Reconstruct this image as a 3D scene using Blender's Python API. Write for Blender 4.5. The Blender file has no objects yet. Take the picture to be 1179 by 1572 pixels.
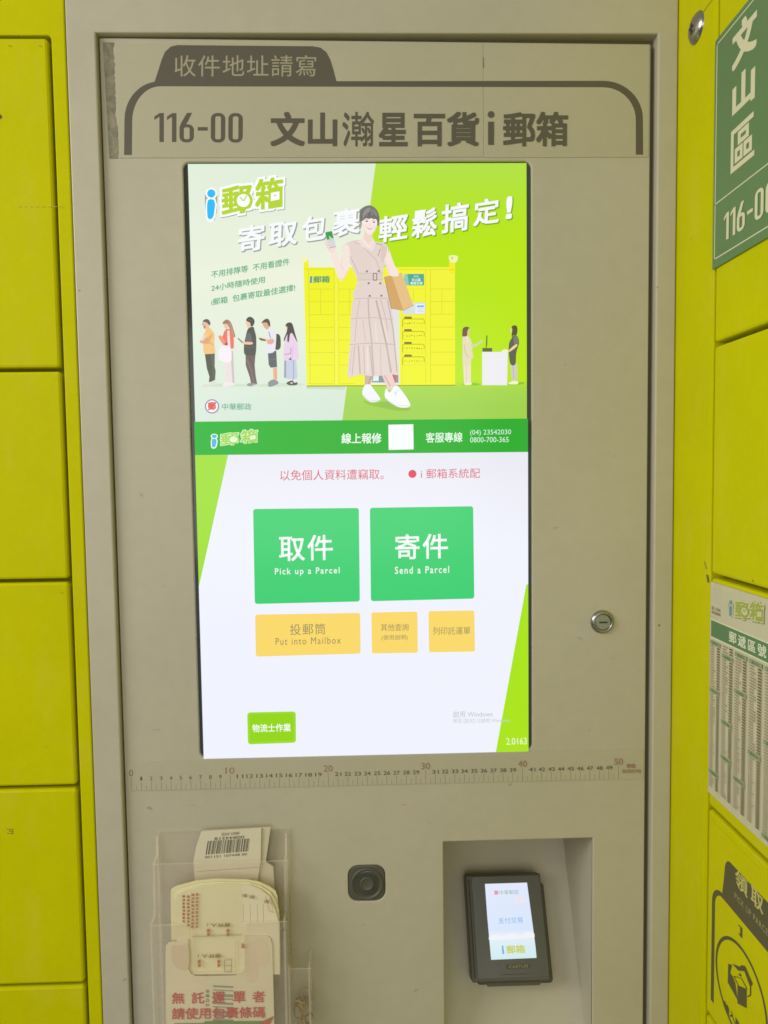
import bpy, bmesh, math, random
from mathutils import Vector, Matrix
random.seed(7)
SC = bpy.context.scene
COL = SC.collection
PI = math.pi

# ------------------------------------------------------------------ camera (solved from the 50 cm ruler and the 27 inch screen)
CAM = Vector((0.2441, -0.6935, 1.4722))
CR = Vector((0.9996043319562855, -0.02477334441781133, -0.013321446640079792))
CU = Vector((0.01468141560152836, 0.05555034312713283, 0.9983479430611318))
CF = Vector((0.02399240651046069, 0.9981485063780912, -0.055892071396777744))
FPX, CX, CY = 1060.6, 589.5, 786.0
cd = bpy.data.cameras.new('camera'); co = bpy.data.objects.new('camera', cd); COL.objects.link(co)
cd.sensor_fit = 'HORIZONTAL'; cd.sensor_width = 36.0; cd.lens = FPX / 1179.0 * 36.0
cd.clip_start = 0.02; cd.clip_end = 100.0
co.matrix_world = Matrix(((CR.x, CU.x, -CF.x, CAM.x), (CR.y, CU.y, -CF.y, CAM.y), (CR.z, CU.z, -CF.z, CAM.z), (0, 0, 0, 1)))
SC.camera = co

# ------------------------------------------------------------------ light of the covered walkway
W = bpy.data.worlds.new("World"); SC.world = W; W.use_nodes = True
bg = W.node_tree.nodes['Background']
bg.inputs[0].default_value = (0.985, 0.99, 0.96, 1); bg.inputs[1].default_value = 0.315
def area(name, loc, target, sx, sy, power, color):
    l = bpy.data.lights.new(name, 'AREA'); l.shape = 'RECTANGLE'; l.size = sx; l.size_y = sy
    l.energy = power; l.color = color
    o = bpy.data.objects.new(name, l); COL.objects.link(o); o.location = loc
    o.rotation_euler = (Vector(target) - Vector(loc)).to_track_quat('-Z', 'Y').to_euler()
    return o
area('area_lamp', (-1.42, -0.92, 2.08), (0.34, 0.0, 1.22), 1.1, 0.8, 22.0, (0.985, 0.99, 0.935))
area('area_lamp', (-0.1, -2.4, 1.6), (0.25, 0.0, 1.1), 1.8, 1.0, 11.2, (0.985, 0.99, 0.935))  # added frontal fill behind the camera, not a known lamp of the walkway
SC.view_settings.view_transform = 'Standard'; SC.view_settings.look = 'None'
SC.view_settings.exposure = 0.0; SC.view_settings.gamma = 1.0
SC.cycles.use_denoising = True; SC.cycles.filter_width = 1.6
SC.cycles.transparent_max_bounces = 24; SC.cycles.max_bounces = 8

# ------------------------------------------------------------------ colour and material helpers
ILL = 0.80   # a sheet of albedo 1 facing the lamps reads about this bright
def lin(c):
    c = c / 255.0
    return c / 12.92 if c <= 0.04045 else ((c + 0.055) / 1.055) ** 2.4
def rgb(c): return tuple(lin(x) for x in c)
def alb(c): return tuple(min(0.85, lin(x) / ILL) for x in c)
MATS = {}
def principled(name, col, rough=0.5, metal=0.0, spec=0.5, coat=0.0, noise=0.0, nscale=8.0, bump=0.0, bscale=900.0, streak=0.0, rv=0.0):
    if name in MATS: return MATS[name]
    m = bpy.data.materials.new(name); m.use_nodes = True; nt = m.node_tree; b = nt.nodes['Principled BSDF']
    b.inputs['Base Color'].default_value = (*col, 1); b.inputs['Roughness'].default_value = rough
    b.inputs['Metallic'].default_value = metal; b.inputs['Specular IOR Level'].default_value = spec
    b.inputs['Coat Weight'].default_value = coat
    tc = nt.nodes.new('ShaderNodeTexCoord')
    if noise:
        n1 = nt.nodes.new('ShaderNodeTexNoise'); n1.inputs['Scale'].default_value = nscale; n1.inputs['Detail'].default_value = 6; n1.inputs['Roughness'].default_value = 0.62
        nt.links.new(tc.outputs['Object'], n1.inputs['Vector'])
        r = nt.nodes.new('ShaderNodeMapRange'); r.inputs[1].default_value = 0.3; r.inputs[2].default_value = 0.7
        r.inputs[3].default_value = 1 - noise; r.inputs[4].default_value = 1 + noise * 0.6
        nt.links.new(n1.outputs['Fac'], r.inputs[0])
        n2 = nt.nodes.new('ShaderNodeTexNoise'); n2.inputs['Scale'].default_value = nscale * 14; n2.inputs['Detail'].default_value = 3
        nt.links.new(tc.outputs['Object'], n2.inputs['Vector'])
        r2 = nt.nodes.new('ShaderNodeMapRange'); r2.inputs[1].default_value = 0.3; r2.inputs[2].default_value = 0.7
        r2.inputs[3].default_value = 1 - noise * 0.5; r2.inputs[4].default_value = 1 + noise * 0.3
        nt.links.new(n2.outputs['Fac'], r2.inputs[0])
        mm = nt.nodes.new('ShaderNodeMath'); mm.operation = 'MULTIPLY'
        nt.links.new(r.outputs[0], mm.inputs[0]); nt.links.new(r2.outputs[0], mm.inputs[1])
        v = nt.nodes.new('ShaderNodeVectorMath'); v.operation = 'SCALE'; v.inputs[0].default_value = col
        nt.links.new(mm.outputs[0], v.inputs['Scale']); nt.links.new(v.outputs[0], b.inputs['Base Color'])
        if rv:
            r3 = nt.nodes.new('ShaderNodeMapRange'); r3.inputs[1].default_value = 0.35; r3.inputs[2].default_value = 0.65
            r3.inputs[3].default_value = rough - rv; r3.inputs[4].default_value = rough + rv
            nt.links.new(n1.outputs['Fac'], r3.inputs[0]); nt.links.new(r3.outputs[0], b.inputs['Roughness'])
    if bump:
        n3 = nt.nodes.new('ShaderNodeTexNoise'); n3.inputs['Scale'].default_value = bscale; n3.inputs['Detail'].default_value = 2
        nt.links.new(tc.outputs['Object'], n3.inputs['Vector'])
        bp = nt.nodes.new('ShaderNodeBump'); bp.inputs['Strength'].default_value = bump; bp.inputs['Distance'].default_value = 0.0004
        nt.links.new(n3.outputs['Fac'], bp.inputs['Height']); nt.links.new(bp.outputs[0], b.inputs['Normal'])
    MATS[name] = m
    return m
def attr_mat(name, emit, rough=0.5, coat=0.0, spec=0.5):
    if name in MATS: return MATS[name]
    m = bpy.data.materials.new(name); m.use_nodes = True; nt = m.node_tree; b = nt.nodes['Principled BSDF']
    a = nt.nodes.new('ShaderNodeAttribute'); a.attribute_name = 'print'
    b.inputs['Roughness'].default_value = rough; b.inputs['Coat Weight'].default_value = coat
    b.inputs['Specular IOR Level'].default_value = spec
    if emit:
        b.inputs['Base Color'].default_value = (0.01, 0.01, 0.01, 1)
        nt.links.new(a.outputs['Color'], b.inputs['Emission Color']); b.inputs['Emission Strength'].default_value = 1.0
    else:
        nt.links.new(a.outputs['Color'], b.inputs['Base Color'])
    MATS[name] = m
    return m
BEIGE = principled('beige_powder_coat', alb((177, 169, 147)), 0.44, noise=0.05, nscale=5, bump=0.25, bscale=700, rv=0.05)
YELLOW = principled('yellow_powder_coat', alb((187, 183, 0)), 0.55, spec=0.06, noise=0.04, nscale=9, bump=0.25, bscale=700, rv=0.06)
YSHADE = principled('shaded_yellow_steel', alb((120, 114, 10)), 0.7, spec=0.1)  # darker copy of the yellow, shade of the door gaps put into the colour
DARK = principled('dark_interior', (0.03, 0.03, 0.028), 0.7)
BEZEL = principled('black_glass_border', (0.06, 0.075, 0.065), 0.12, noise=0.05)
BLACKP = principled('black_plastic', (0.105, 0.098, 0.072), 0.45, noise=0.12, nscale=30, bump=0.3, bscale=1500)
LENS = principled('smoked_lens', (0.06, 0.064, 0.045), 0.12, coat=0.8)
STEEL = principled('brushed_steel', (0.42, 0.41, 0.37), 0.26, metal=1.0, noise=0.1, nscale=60)
LABELBASE = principled('label_film', alb((174, 166, 141)), 0.34, noise=0.03, nscale=10)
RESIDUE = principled('glue_residue', alb((138, 130, 108)), 0.8, noise=0.45, nscale=90)
PRINT = attr_mat('printed_ink', False, 0.42)
PAPER = attr_mat('printed_paper', False, 0.75, spec=0.2)
SCREEN = attr_mat('lit_display', True, 0.20, spec=0.35)
def worn(m, pale, amount, sc):
    nt = m.node_tree; b = nt.nodes['Principled BSDF']; src = b.inputs['Base Color'].links[0].from_socket
    tc = nt.nodes.new('ShaderNodeTexCoord'); mp = nt.nodes.new('ShaderNodeMapping'); mp.inputs['Scale'].default_value = (1, 1, 0.45)
    nz = nt.nodes.new('ShaderNodeTexNoise'); nz.inputs['Scale'].default_value = sc; nz.inputs['Detail'].default_value = 4; nz.inputs['Roughness'].default_value = .6
    nt.links.new(tc.outputs['Object'], mp.inputs[0]); nt.links.new(mp.outputs[0], nz.inputs['Vector'])
    mr = nt.nodes.new('ShaderNodeMapRange'); mr.inputs[1].default_value = .52; mr.inputs[2].default_value = .68; mr.inputs[4].default_value = amount
    nt.links.new(nz.outputs['Fac'], mr.inputs[0])
    mx = nt.nodes.new('ShaderNodeMix'); mx.data_type = 'RGBA'; nt.links.new(mr.outputs[0], mx.inputs[0]); nt.links.new(src, mx.inputs[6]); mx.inputs[7].default_value = (*pale, 1)
    nt.links.new(mx.outputs[2], b.inputs['Base Color'])
_b = BEIGE.node_tree.nodes['Principled BSDF']; _b.inputs['Coat Weight'].default_value = 0.06; _b.inputs['Coat Roughness'].default_value = 0.25
worn(YELLOW, alb((194, 184, 44)), .32, 34)
CONC = principled('concrete', (0.26, 0.25, 0.23), 0.85, noise=0.2, nscale=4)
RUBBER = principled('ochre_rubber', (0.36, 0.25, 0.05), 0.5, noise=0.2, nscale=80)
def acrylic(name, mixd, tint):
    m = bpy.data.materials.new(name); m.use_nodes = True; nt = m.node_tree; nt.nodes.clear()
    out = nt.nodes.new('ShaderNodeOutputMaterial'); tr = nt.nodes.new('ShaderNodeBsdfTransparent'); tr.inputs[0].default_value = (*tint, 1)
    df = nt.nodes.new('ShaderNodeBsdfDiffuse'); df.inputs[0].default_value = (0.92, 0.82, 0.70, 1)
    gl = nt.nodes.new('ShaderNodeBsdfGlossy'); gl.inputs['Roughness'].default_value = 0.10
    ns = nt.nodes.new('ShaderNodeTexNoise'); ns.inputs['Scale'].default_value = 45; ns.inputs['Detail'].default_value = 5
    tc = nt.nodes.new('ShaderNodeTexCoord'); nt.links.new(tc.outputs['Object'], ns.inputs['Vector'])
    mr = nt.nodes.new('ShaderNodeMapRange'); mr.inputs[3].default_value = mixd * 0.6; mr.inputs[4].default_value = mixd * 1.5
    nt.links.new(ns.outputs['Fac'], mr.inputs[0])
    m1 = nt.nodes.new('ShaderNodeMixShader'); nt.links.new(mr.outputs[0], m1.inputs[0])
    nt.links.new(tr.outputs[0], m1.inputs[1]); nt.links.new(df.outputs[0], m1.inputs[2])
    m2 = nt.nodes.new('ShaderNodeMixShader'); m2.inputs[0].default_value = 0.025; nt.links.new(m1.outputs[0], m2.inputs[1]); nt.links.new(gl.outputs[0], m2.inputs[2])
    nt.links.new(m2.outputs[0], out.inputs[0]); return m
ACRYL = acrylic('clear_acrylic', 0.10, (0.995, 0.99, 0.98))
ACEDGE = acrylic('acrylic_cut_edge', 0.30, (0.97, 0.96, 0.90))

# ------------------------------------------------------------------ object helpers
def link(name, me, parent=None, mats=()):
    o = bpy.data.objects.new(name, me); COL.objects.link(o)
    for m in mats: me.materials.append(m)
    if parent is not None: o.parent = parent; o.matrix_parent_inverse = parent.matrix_basis.inverted()
    return o
def thing(name, label, cat, loc=(0, 0, 0), group=None):
    o = bpy.data.objects.new(name, None); COL.objects.link(o); o.location = loc; o.empty_display_size = 0.05
    o['label'] = label; o['category'] = cat
    if group: o['group'] = group
    return o
def bmobj(name, bm, mat, parent=None, smooth=False, mats=None):
    me = bpy.data.meshes.new(name); bm.normal_update(); bm.to_mesh(me); bm.free()
    if smooth:
        for p in me.polygons: p.use_smooth = True
    return link(name, me, parent, mats or [mat])

class Plane:
    """a flat face of the place: origin, right, up and outward normal"""
    def __init__(s, O, A, B, N): s.O, s.A, s.B, s.N = Vector(O), Vector(A), Vector(B), Vector(N)
    def p(s, a, b, n=0.0): return s.O + s.A * a + s.B * b + s.N * n
    def px(s, u, v, n=0.0):
        d = CF + CR * ((u - CX) / FPX) - CU * ((v - CY) / FPX)
        o = s.O + s.N * n; t = (o - CAM).dot(s.N) / d.dot(s.N); h = CAM + d * t - s.O
        return (h.dot(s.A), h.dot(s.B))
    def lifted(s, n): return Plane(s.O + s.N * n, s.A, s.B, s.N)
XW = 0.5530
DOOR = Plane((0, 0, 0), (1, 0, 0), (0, 0, 1), (0, -1, 0))
WING = Plane((XW, 0, 0), (0, -1, 0), (0, 0, 1), (-1, 0, 0))

def rr(x0, y0, x1, y1, r, n=5):
    out = []
    for cx, cy, a0 in ((x1 - r, y1 - r, 0), (x0 + r, y1 - r, 90), (x0 + r, y0 + r, 180), (x1 - r, y0 + r, 270)):
        for i in range(n + 1):
            t = math.radians(a0 + 90.0 * i / n); out.append((cx + r * math.cos(t), cy + r * math.sin(t)))
    return out
def plate(bm, pl, outer, holes=(), n0=0.0, n1=-0.01, b=0.0008, back=False, hole_back=True):
    """panel with rounded outline (x0,y0,x1,y1,r), holes of the same kind, chamfered edges"""
    def loop(q, ins, n):
        x0, y0, x1, y1, r = q
        return [bm.verts.new(pl.p(a, c, n)) for a, c in rr(x0 + ins, y0 + ins, x1 - ins, y1 - ins, max(r - ins, 0.00008))]
    ed = []; sides = []
    for q, sg in [(outer, 1)] + [(h, -1) for h in holes]:
        f = loop(q, b * sg, n0); m1 = loop(q, 0.3 * b * sg, n0 - 0.3 * b); m = loop(q, 0, n0 - b); k = loop(q, 0, n1)
        N = len(f)
        for i in range(N): ed.append(bm.edges.new((f[i], f[(i + 1) % N])))
        for p, c in ((f, m1), (m1, m), (m, k)):
            for i in range(N):
                j = (i + 1) % N
                vs = (p[i], p[j], c[j], c[i]) if sg < 0 else (p[j], p[i], c[i], c[j])
                sides.append(bm.faces.new(vs))
        if back and sg > 0:
            bm.faces.new(k)
    bmesh.ops.triangle_fill(bm, edges=ed, use_beauty=True, normal=pl.N)
    bmesh.ops.recalc_face_normals(bm, faces=bm.faces[:])
def box(bm, pl, a0, b0, n0, a1, b1, n1):
    c = [bm.verts.new(pl.p(a, b, n)) for a in (a0, a1) for b in (b0, b1) for n in (n0, n1)]
    fs = [bm.faces.new([c[i] for i in q]) for q in ((0, 1, 3, 2), (4, 6, 7, 5), (0, 4, 5, 1), (2, 3, 7, 6), (0, 2, 6, 4), (1, 5, 7, 3))]
    return fs
def lathe(bm, pl, ca, cb, prof, seg=40):
    rings = []
    for r, n in prof:
        if r < 1e-6: rings.append([bm.verts.new(pl.p(ca, cb, n))])
        else: rings.append([bm.verts.new(pl.p(ca + r * math.cos(2 * PI * i / seg), cb + r * math.sin(2 * PI * i / seg), n)) for i in range(seg)])
    for p, q in zip(rings, rings[1:]):
        for i in range(seg):
            j = (i + 1) % seg
            if len(q) == 1: bm.faces.new((p[i], p[j], q[0]))
            elif len(p) == 1: bm.faces.new((p[0], q[j], q[i]))
            else: bm.faces.new((p[i], p[j], q[j], q[i]))
    bmesh.ops.recalc_face_normals(bm, faces=bm.faces[:])

# ------------------------------------------------------------------ lettering
_tc = bpy.data.curves.new('lettering', 'FONT'); _to = bpy.data.objects.new('lettering', _tc); COL.objects.link(_to)
_tc.resolution_u = 3
_cache = {}
def glyphs(body, off, space=1.0):
    k = (body, off, space)
    if k in _cache: return _cache[k]
    _tc.body = body; _tc.offset = off; _tc.space_character = space
    dg = bpy.context.evaluated_depsgraph_get(); dg.update()
    me = bpy.data.meshes.new_from_object(_to.evaluated_get(dg))
    vs = [(v.co.x, v.co.y) for v in me.vertices]; fs = [tuple(p.vertices) for p in me.polygons]
    bpy.data.meshes.remove(me); _cache[k] = (vs, fs); return vs, fs

class Ink:
    """flat print on a plane: coloured shapes stacked a few hundredths of a millimetre apart, joined into one mesh"""
    def __init__(s, pl, step=0.000012, clamp=None, tone=alb):
        s.pl, s.step, s.clamp, s.tone = pl, step, clamp, tone; s.v = []; s.f = []; s.c = []; s.n = 1
    def _add(s, pts, faces, cols):
        k = len(s.v); n = s.n * s.step
        for a, b in pts:
            if s.clamp:
                a = min(max(a, s.clamp[0]), s.clamp[2]); b = min(max(b, s.clamp[1]), s.clamp[3])
            s.v.append(s.pl.p(a, b, n))
        s.f += [tuple(i + k for i in q) for q in faces]
        s.c += cols if isinstance(cols, list) else [s.tone(cols)] * len(pts)
    def up(s, k=1): s.n += k
    def loc(s, pts, col):        # polygon in plane coordinates
        bm = bmesh.new(); vs = [bm.verts.new((a, b, 0)) for a, b in pts]
        es = [bm.edges.new((vs[i], vs[(i + 1) % len(vs)])) for i in range(len(vs))]
        bmesh.ops.triangle_fill(bm, edges=es, use_beauty=False, normal=(0, 0, 1))
        bm.verts.index_update()
        fs = [tuple(v.index for v in f.verts) if f.normal.z >= 0 else tuple(v.index for v in f.verts)[::-1] for f in bm.faces]
        s._add([(v.co.x, v.co.y) for v in bm.verts], fs, col); bm.free(); s.up()
    def poly(s, pts, col): s.loc([s.pl.px(*p) for p in pts], col)
    def blob(s, pts, col):       # the same outline, smoothed
        n = len(pts); out = []
        for i in range(n):
            p0, p1, p2, p3 = pts[i - 1], pts[i], pts[(i + 1) % n], pts[(i + 2) % n]
            for t in (0, 0.25, 0.5, 0.75):
                out.append(tuple(0.5 * (2 * p1[k] + (p2[k] - p0[k]) * t + (2 * p0[k] - 5 * p1[k] + 4 * p2[k] - p3[k]) * t * t + (3 * p1[k] - p0[k] - 3 * p2[k] + p3[k]) * t ** 3) for k in (0, 1)))
        s.poly(out, col)
    def circ(s, u, v, r, col, r2=None, n=28):
        s.poly([(u + r * math.cos(2 * PI * i / n), v + (r2 or r) * math.sin(2 * PI * i / n)) for i in range(n)], col)
    def ring(s, ca, cb, r, w, col, n=72, a0=0.0, a1=2 * PI):
        pts = []; fs = []
        for i in range(n + 1):
            t = a0 + (a1 - a0) * i / n
            pts += [(ca + r * math.cos(t), cb + r * math.sin(t)), (ca + (r - w) * math.cos(t), cb + (r - w) * math.sin(t))]
        for i in range(n): fs.append((2 * i, 2 * i + 1, 2 * i + 3, 2 * i + 2))
        s._add(pts, fs, col); s.up()
    def line(s, pts, w, col):    # stroke in photo pixels
        for p, q in zip(pts, pts[1:]):
            dx, dy = q[0] - p[0], q[1] - p[1]; L = math.hypot(dx, dy) or 1; nx, ny = -dy / L * w / 2, dx / L * w / 2
            s._add([s.pl.px(p[0] + nx, p[1] + ny), s.pl.px(p[0] - nx, p[1] - ny), s.pl.px(q[0] - nx, q[1] - ny), s.pl.px(q[0] + nx, q[1] + ny)], [(0, 1, 2, 3)], col)
        s.up()
    def rect(s, a0, b0, a1, b1, col): s._add([(a0, b0), (a1, b0), (a1, b1), (a0, b1)], [(0, 1, 2, 3)], col)
    def patch(s, q, fn, nu=10, nv=14):   # q: photo corners tl, tr, br, bl ; fn(u, v) -> colour
        tl, tr, br, bl = [s.pl.px(*p) for p in q]; pts = []; cols = []; fs = []
        for j in range(nv + 1):
            for i in range(nu + 1):
                u, v = i / nu, j / nv
                pts.append(tuple((tl[k] * (1 - u) + tr[k] * u) * (1 - v) + (bl[k] * (1 - u) + br[k] * u) * v for k in (0, 1)))
                cols.append(s.tone(fn(u, v)))
        for j in range(nv):
            for i in range(nu):
                a = j * (nu + 1) + i; fs.append((a, a + nu + 1, a + nu + 2, a + 1))
        s._add(pts, fs, cols); s.up()
    def rquad(s, q, r, col):     # rounded button, q in photo pixels tl, tr, br, bl
        tl, tr, br, bl = [s.pl.px(*p) for p in q]
        w = math.hypot(tr[0] - tl[0], tr[1] - tl[1]); h = math.hypot(tl[0] - bl[0], tl[1] - bl[1])
        pts = []
        for x, y in rr(0, 0, w, h, r):
            u, v = x / w, 1 - y / h
            pts.append(tuple((tl[k] * (1 - u) + tr[k] * u) * (1 - v) + (bl[k] * (1 - u) + br[k] * u) * v for k in (0, 1)))
        s.loc(pts, col)
    def text(s, body, bl, br, tl, col, off=0.0, outline=None, shadow=None, space=1.0, local=False):
        if not local: bl, br, tl = s.pl.px(*bl), s.pl.px(*br), s.pl.px(*tl)
        vs, fs = glyphs(body, 0.0, space)
        x0 = min(v[0] for v in vs) - off; x1 = max(v[0] for v in vs) + off; y0 = min(v[1] for v in vs) - off; y1 = max(v[1] for v in vs) + off
        def M(v, dx=0, dy=0):
            p, q = (v[0] - x0) / (x1 - x0), (v[1] - y0) / (y1 - y0)
            return tuple(bl[k] + (br[k] - bl[k]) * p + (tl[k] - bl[k]) * q + (dx, dy)[k] for k in (0, 1))
        def stamp(rad, c, dx=0, dy=0):   # heavier weight: the thin glyph laid down several times round a small circle
            k = 0 if rad < .009 else (4 if rad < .02 else (8 if rad < .06 else 16))
            n0 = s.n
            for i in range(k):
                t = 2 * PI * (i + .5) / k if k == 4 else 2 * PI * i / k; s.n += .22; q_ = rad / max(abs(math.cos(t)), abs(math.sin(t))) * .86
                s._add([M((v[0] + q_ * math.cos(t), v[1] + q_ * math.sin(t)), dx, dy) for v in vs], fs, c)
            if rad > .06:
                for i in range(8):
                    t = 2 * PI * i / 8; s.n += .22
                    s._add([M((v[0] + .5 * rad * math.cos(t), v[1] + .5 * rad * math.sin(t)), dx, dy) for v in vs], fs, c)
            s.n += .22; s._add([M(v, dx, dy) for v in vs], fs, c); s.n = n0 + (4 if k else 1)
        if shadow: stamp(shadow[3], shadow[0], shadow[1], shadow[2])
        if outline: stamp(outline[1], outline[0])
        stamp(off, col)
    def din(s, body, bl, br, tl, col, w=.15, local=False):
        """condensed road-sign digits drawn as strokes, fitted to a box"""
        if not local: bl, br, tl = s.pl.px(*bl), s.pl.px(*br), s.pl.px(*tl)
        adv = {'1': .40, '6': .56, '0': .56, '-': .44}; tot = sum(adv[c] for c in body) - .10
        def P(x, y): return tuple(bl[k] + (br[k] - bl[k]) * x / tot + (tl[k] - bl[k]) * y for k in (0, 1))
        def rring(x0, y0, x1, y1, r, w):
            o = rr(x0, y0, x1, y1, r, 8); i = rr(x0 + w, y0 + w * .8, x1 - w, y1 - w * .8, max(r - w, .02), 8); n = len(o)
            s._add([P(*q) for q in o + i], [(j, (j + 1) % n, n + (j + 1) % n, n + j) for j in range(n)], col)
        x = 0
        for c in body:
            if c == '1': s.loc([P(x + .16, 0), P(x + .16 + w * .95, 0), P(x + .16 + w * .95, 1), P(x + .17, 1), P(x + .0, .88), P(x + .0, .76), P(x + .16, .87)], col)
            elif c == '0': rring(x, -.01, x + .46, 1.01, .20, w * .92); s.up()
            elif c == '6':
                rring(x, -.01, x + .46, .62, .20, w * .92); s.up()
                s.loc([P(x, .36), P(x + w * .92, .36), P(x + w * .92, .52), P(x + .26, .70), P(x + .40, 1.01), P(x + .24, 1.01), P(x + .07, .70), P(x, .52)], col)
            elif c == '-': s.loc([P(x + .02, .40), P(x + .34, .40), P(x + .34, .52), P(x + .02, .52)], col)
            x += adv[c]
    def tbox(s, body, x0, v0, x1, v1, col, off=0.0, slope=0.0, **k):
        d = slope * (x1 - x0)
        s.text(body, (x0, v1), (x1, v1 + d), (x0, v0 - 0 * d), col, off, **k)
    def build(s, name, mat, parent=None):
        me = bpy.data.meshes.new(name); me.from_pydata(s.v, [], s.f)
        at = me.color_attributes.new('print', 'FLOAT_COLOR', 'POINT')
        flat = []
        for c in s.c: flat += [c[0], c[1], c[2], 1.0]
        at.data.foreach_set('color', flat)
        return link(name, me, parent, [mat])

# ================================================================== GROUND
bm = bmesh.new(); vs = [bm.verts.new(p) for p in ((-6, -6, 0), (6, -6, 0), (6, 3, 0), (-6, 3, 0))]; bm.faces.new(vs)
g = bmobj('ground', bm, CONC); g['kind'] = 'structure'

# ================================================================== KIOSK
TOP, FR = 2.10, 0.006
kiosk = thing('parcel_kiosk', 'beige metal self-service parcel kiosk with large lit touch screen between the yellow lockers', 'kiosk', (0.26, 0.2, 0))
FL, FRR = DOOR.px(121.4, 600, FR)[0], XW - 0.0006
FIL, FIR, FIT = DOOR.px(146.3, 55, FR)[0], DOOR.px(1007.2, 300, FR)[0] + 0.0010, DOOR.px(570, 50.5, FR)[1]
bm = bmesh.new(); plate(bm, DOOR, (FL, 0.0, FRR, TOP, 0.001), [(FIL, 0.06, FIR, FIT, 0.0008)], FR, -0.03, 0.0014)
bmobj('frame', bm, BEIGE, kiosk)
bm = bmesh.new(); box(bm, DOOR, FL + 0.001, 0.002, -0.30, FRR - 0.001, TOP - 0.001, -0.2); bmobj('cabinet_back', bm, BEIGE, kiosk)
SX0, SZ0, SX1, SZ1 = 0.0695, 1.1846, 0.4104, 1.7771
NX0, NX1, NZT = 0.3174, 0.4738, 1.0905
ta, tb = -0.4035, 0.4978      # sloping back of the payment niche: y = ta + tb z
NZB = -ta / tb + 0.004
SCX, SCZ, SCW = 0.2378, 1.0484, 0.0193
bm = bmesh.new()
plate(bm, DOOR, (-0.0066, 0.063, 0.5280, 1.8930, 0.0018),
      [(SX0, SZ0, SX1, SZ1, 0.007), (NX0, NZB, NX1, NZT, 0.0012), (SCX - SCW, SCZ - SCW, SCX + SCW, SCZ + SCW, 0.0105)], 0.0, -0.004, 0.0010)
for v in bm.verts:      # the leaf hangs a little low on its free side
    if v.co.z > 1.88: v.co.z -= 0.0050 * (v.co.x / 0.528)
door = bmobj('door_panel', bm, BEIGE, kiosk)
# sheet added behind the door leaf's gap, coloured dark for the gap's shade
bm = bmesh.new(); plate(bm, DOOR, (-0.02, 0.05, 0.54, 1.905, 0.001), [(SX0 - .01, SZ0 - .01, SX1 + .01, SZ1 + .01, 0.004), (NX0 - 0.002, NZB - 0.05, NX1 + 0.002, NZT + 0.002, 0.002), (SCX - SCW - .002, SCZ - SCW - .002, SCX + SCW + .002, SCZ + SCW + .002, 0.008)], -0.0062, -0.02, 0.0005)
bmobj('gap_shade_sheet', bm, principled('shaded_inner_steel', alb((92, 86, 56)), 0.7), kiosk)
# payment niche
bm = bmesh.new()
zt = NZT; yb = lambda z: ta + tb * z
P = {}
for sx, x in ((0, NX0), (1, NX1)):
    P[sx, 'ft'] = bm.verts.new((x, 0.0036, zt)); P[sx, 'bt'] = bm.verts.new((x, yb(zt), zt)); P[sx, 'fb'] = bm.verts.new((x, yb(NZB), NZB))
bm.faces.new((P[0, 'ft'], P[0, 'bt'], P[0, 'fb'])); bm.faces.new((P[1, 'ft'], P[1, 'fb'], P[1, 'bt']))
bm.faces.new((P[0, 'ft'], P[1, 'ft'], P[1, 'bt'], P[0, 'bt']))
bm.faces.new((P[0, 'bt'], P[1, 'bt'], P[1, 'fb'], P[0, 'fb']))
bmesh.ops.recalc_face_normals(bm, faces=bm.faces[:])
bmobj('payment_niche', bm, BEIGE, kiosk)
# lock
lc = DOOR.px(924.5, 954.5)
bm = bmesh.new(); lathe(bm, DOOR, lc[0], lc[1], [(0.0122, 0.0), (0.0120, 0.0012), (0.0108, 0.0030), (0.0088, 0.0036), (0.0083, 0.0030), (0.0083, 0.0010)])
lock = bmobj('lock', bm, STEEL, kiosk, smooth=True)
bm = bmesh.new(); lathe(bm, DOOR, lc[0], lc[1], [(0.0082, 0.0008), (0.0080, 0.0024), (0.0074, 0.0028), (0.0, 0.0028)])
bmobj('cylinder', bm, principled('lock_core', (0.40, 0.41, 0.36), 0.35, metal=0.8), lock, smooth=False)
bm = bmesh.new(); plate(bm, DOOR, (lc[0] - 0.0042, lc[1] - 0.0010, lc[0] + 0.0046, lc[1] + 0.0008, 0.0008), (), 0.0029, 0.002, 0.0001)
bmobj('keyhole', bm, principled('keyhole_dark', (0.03, 0.045, 0.015), 0.6), lock)
# scanner window
bm = bmesh.new(); plate(bm, DOOR, (SCX - SCW + .0003, SCZ - SCW + .0003, SCX + SCW - .0003, SCZ + SCW - .0003, 0.0102), (), -0.0006, -0.014, 0.0016)
sc_ = bmobj('scanner', bm, BLACKP, kiosk)
bm = bmesh.new(); lathe(bm, DOOR, SCX + 0.0002, SCZ - 0.0006, [(0.0168, -0.0008), (0.0166, 0.0006), (0.0155, 0.0010), (0.0146, 0.0002), (0.0143, -0.0006)])
bmobj('lens_ring', bm, BLACKP, sc_, smooth=True)
bm = bmesh.new(); lathe(bm, DOOR, SCX + 0.0002, SCZ - 0.0006, [(0.0144, -0.0014)] + [(0.0144 * math.cos(t * PI / 20), -0.0014 + 0.0020 * math.sin(t * PI / 20)) for t in range(1, 10)] + [(0, 0.0006)])
bmobj('lens', bm, LENS, sc_, smooth=True)
bm = bmesh.new(); lathe(bm, DOOR, SCX + 0.0002, SCZ - 0.0002, [(0.0072, 0.0000), (0.0070, 0.0012), (0.0062, 0.0015), (0.0056, 0.0010), (0.0050, 0.0007), (0.0, 0.0009)])
bmobj('inner_lens', bm, BLACKP, sc_, smooth=True)
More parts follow.
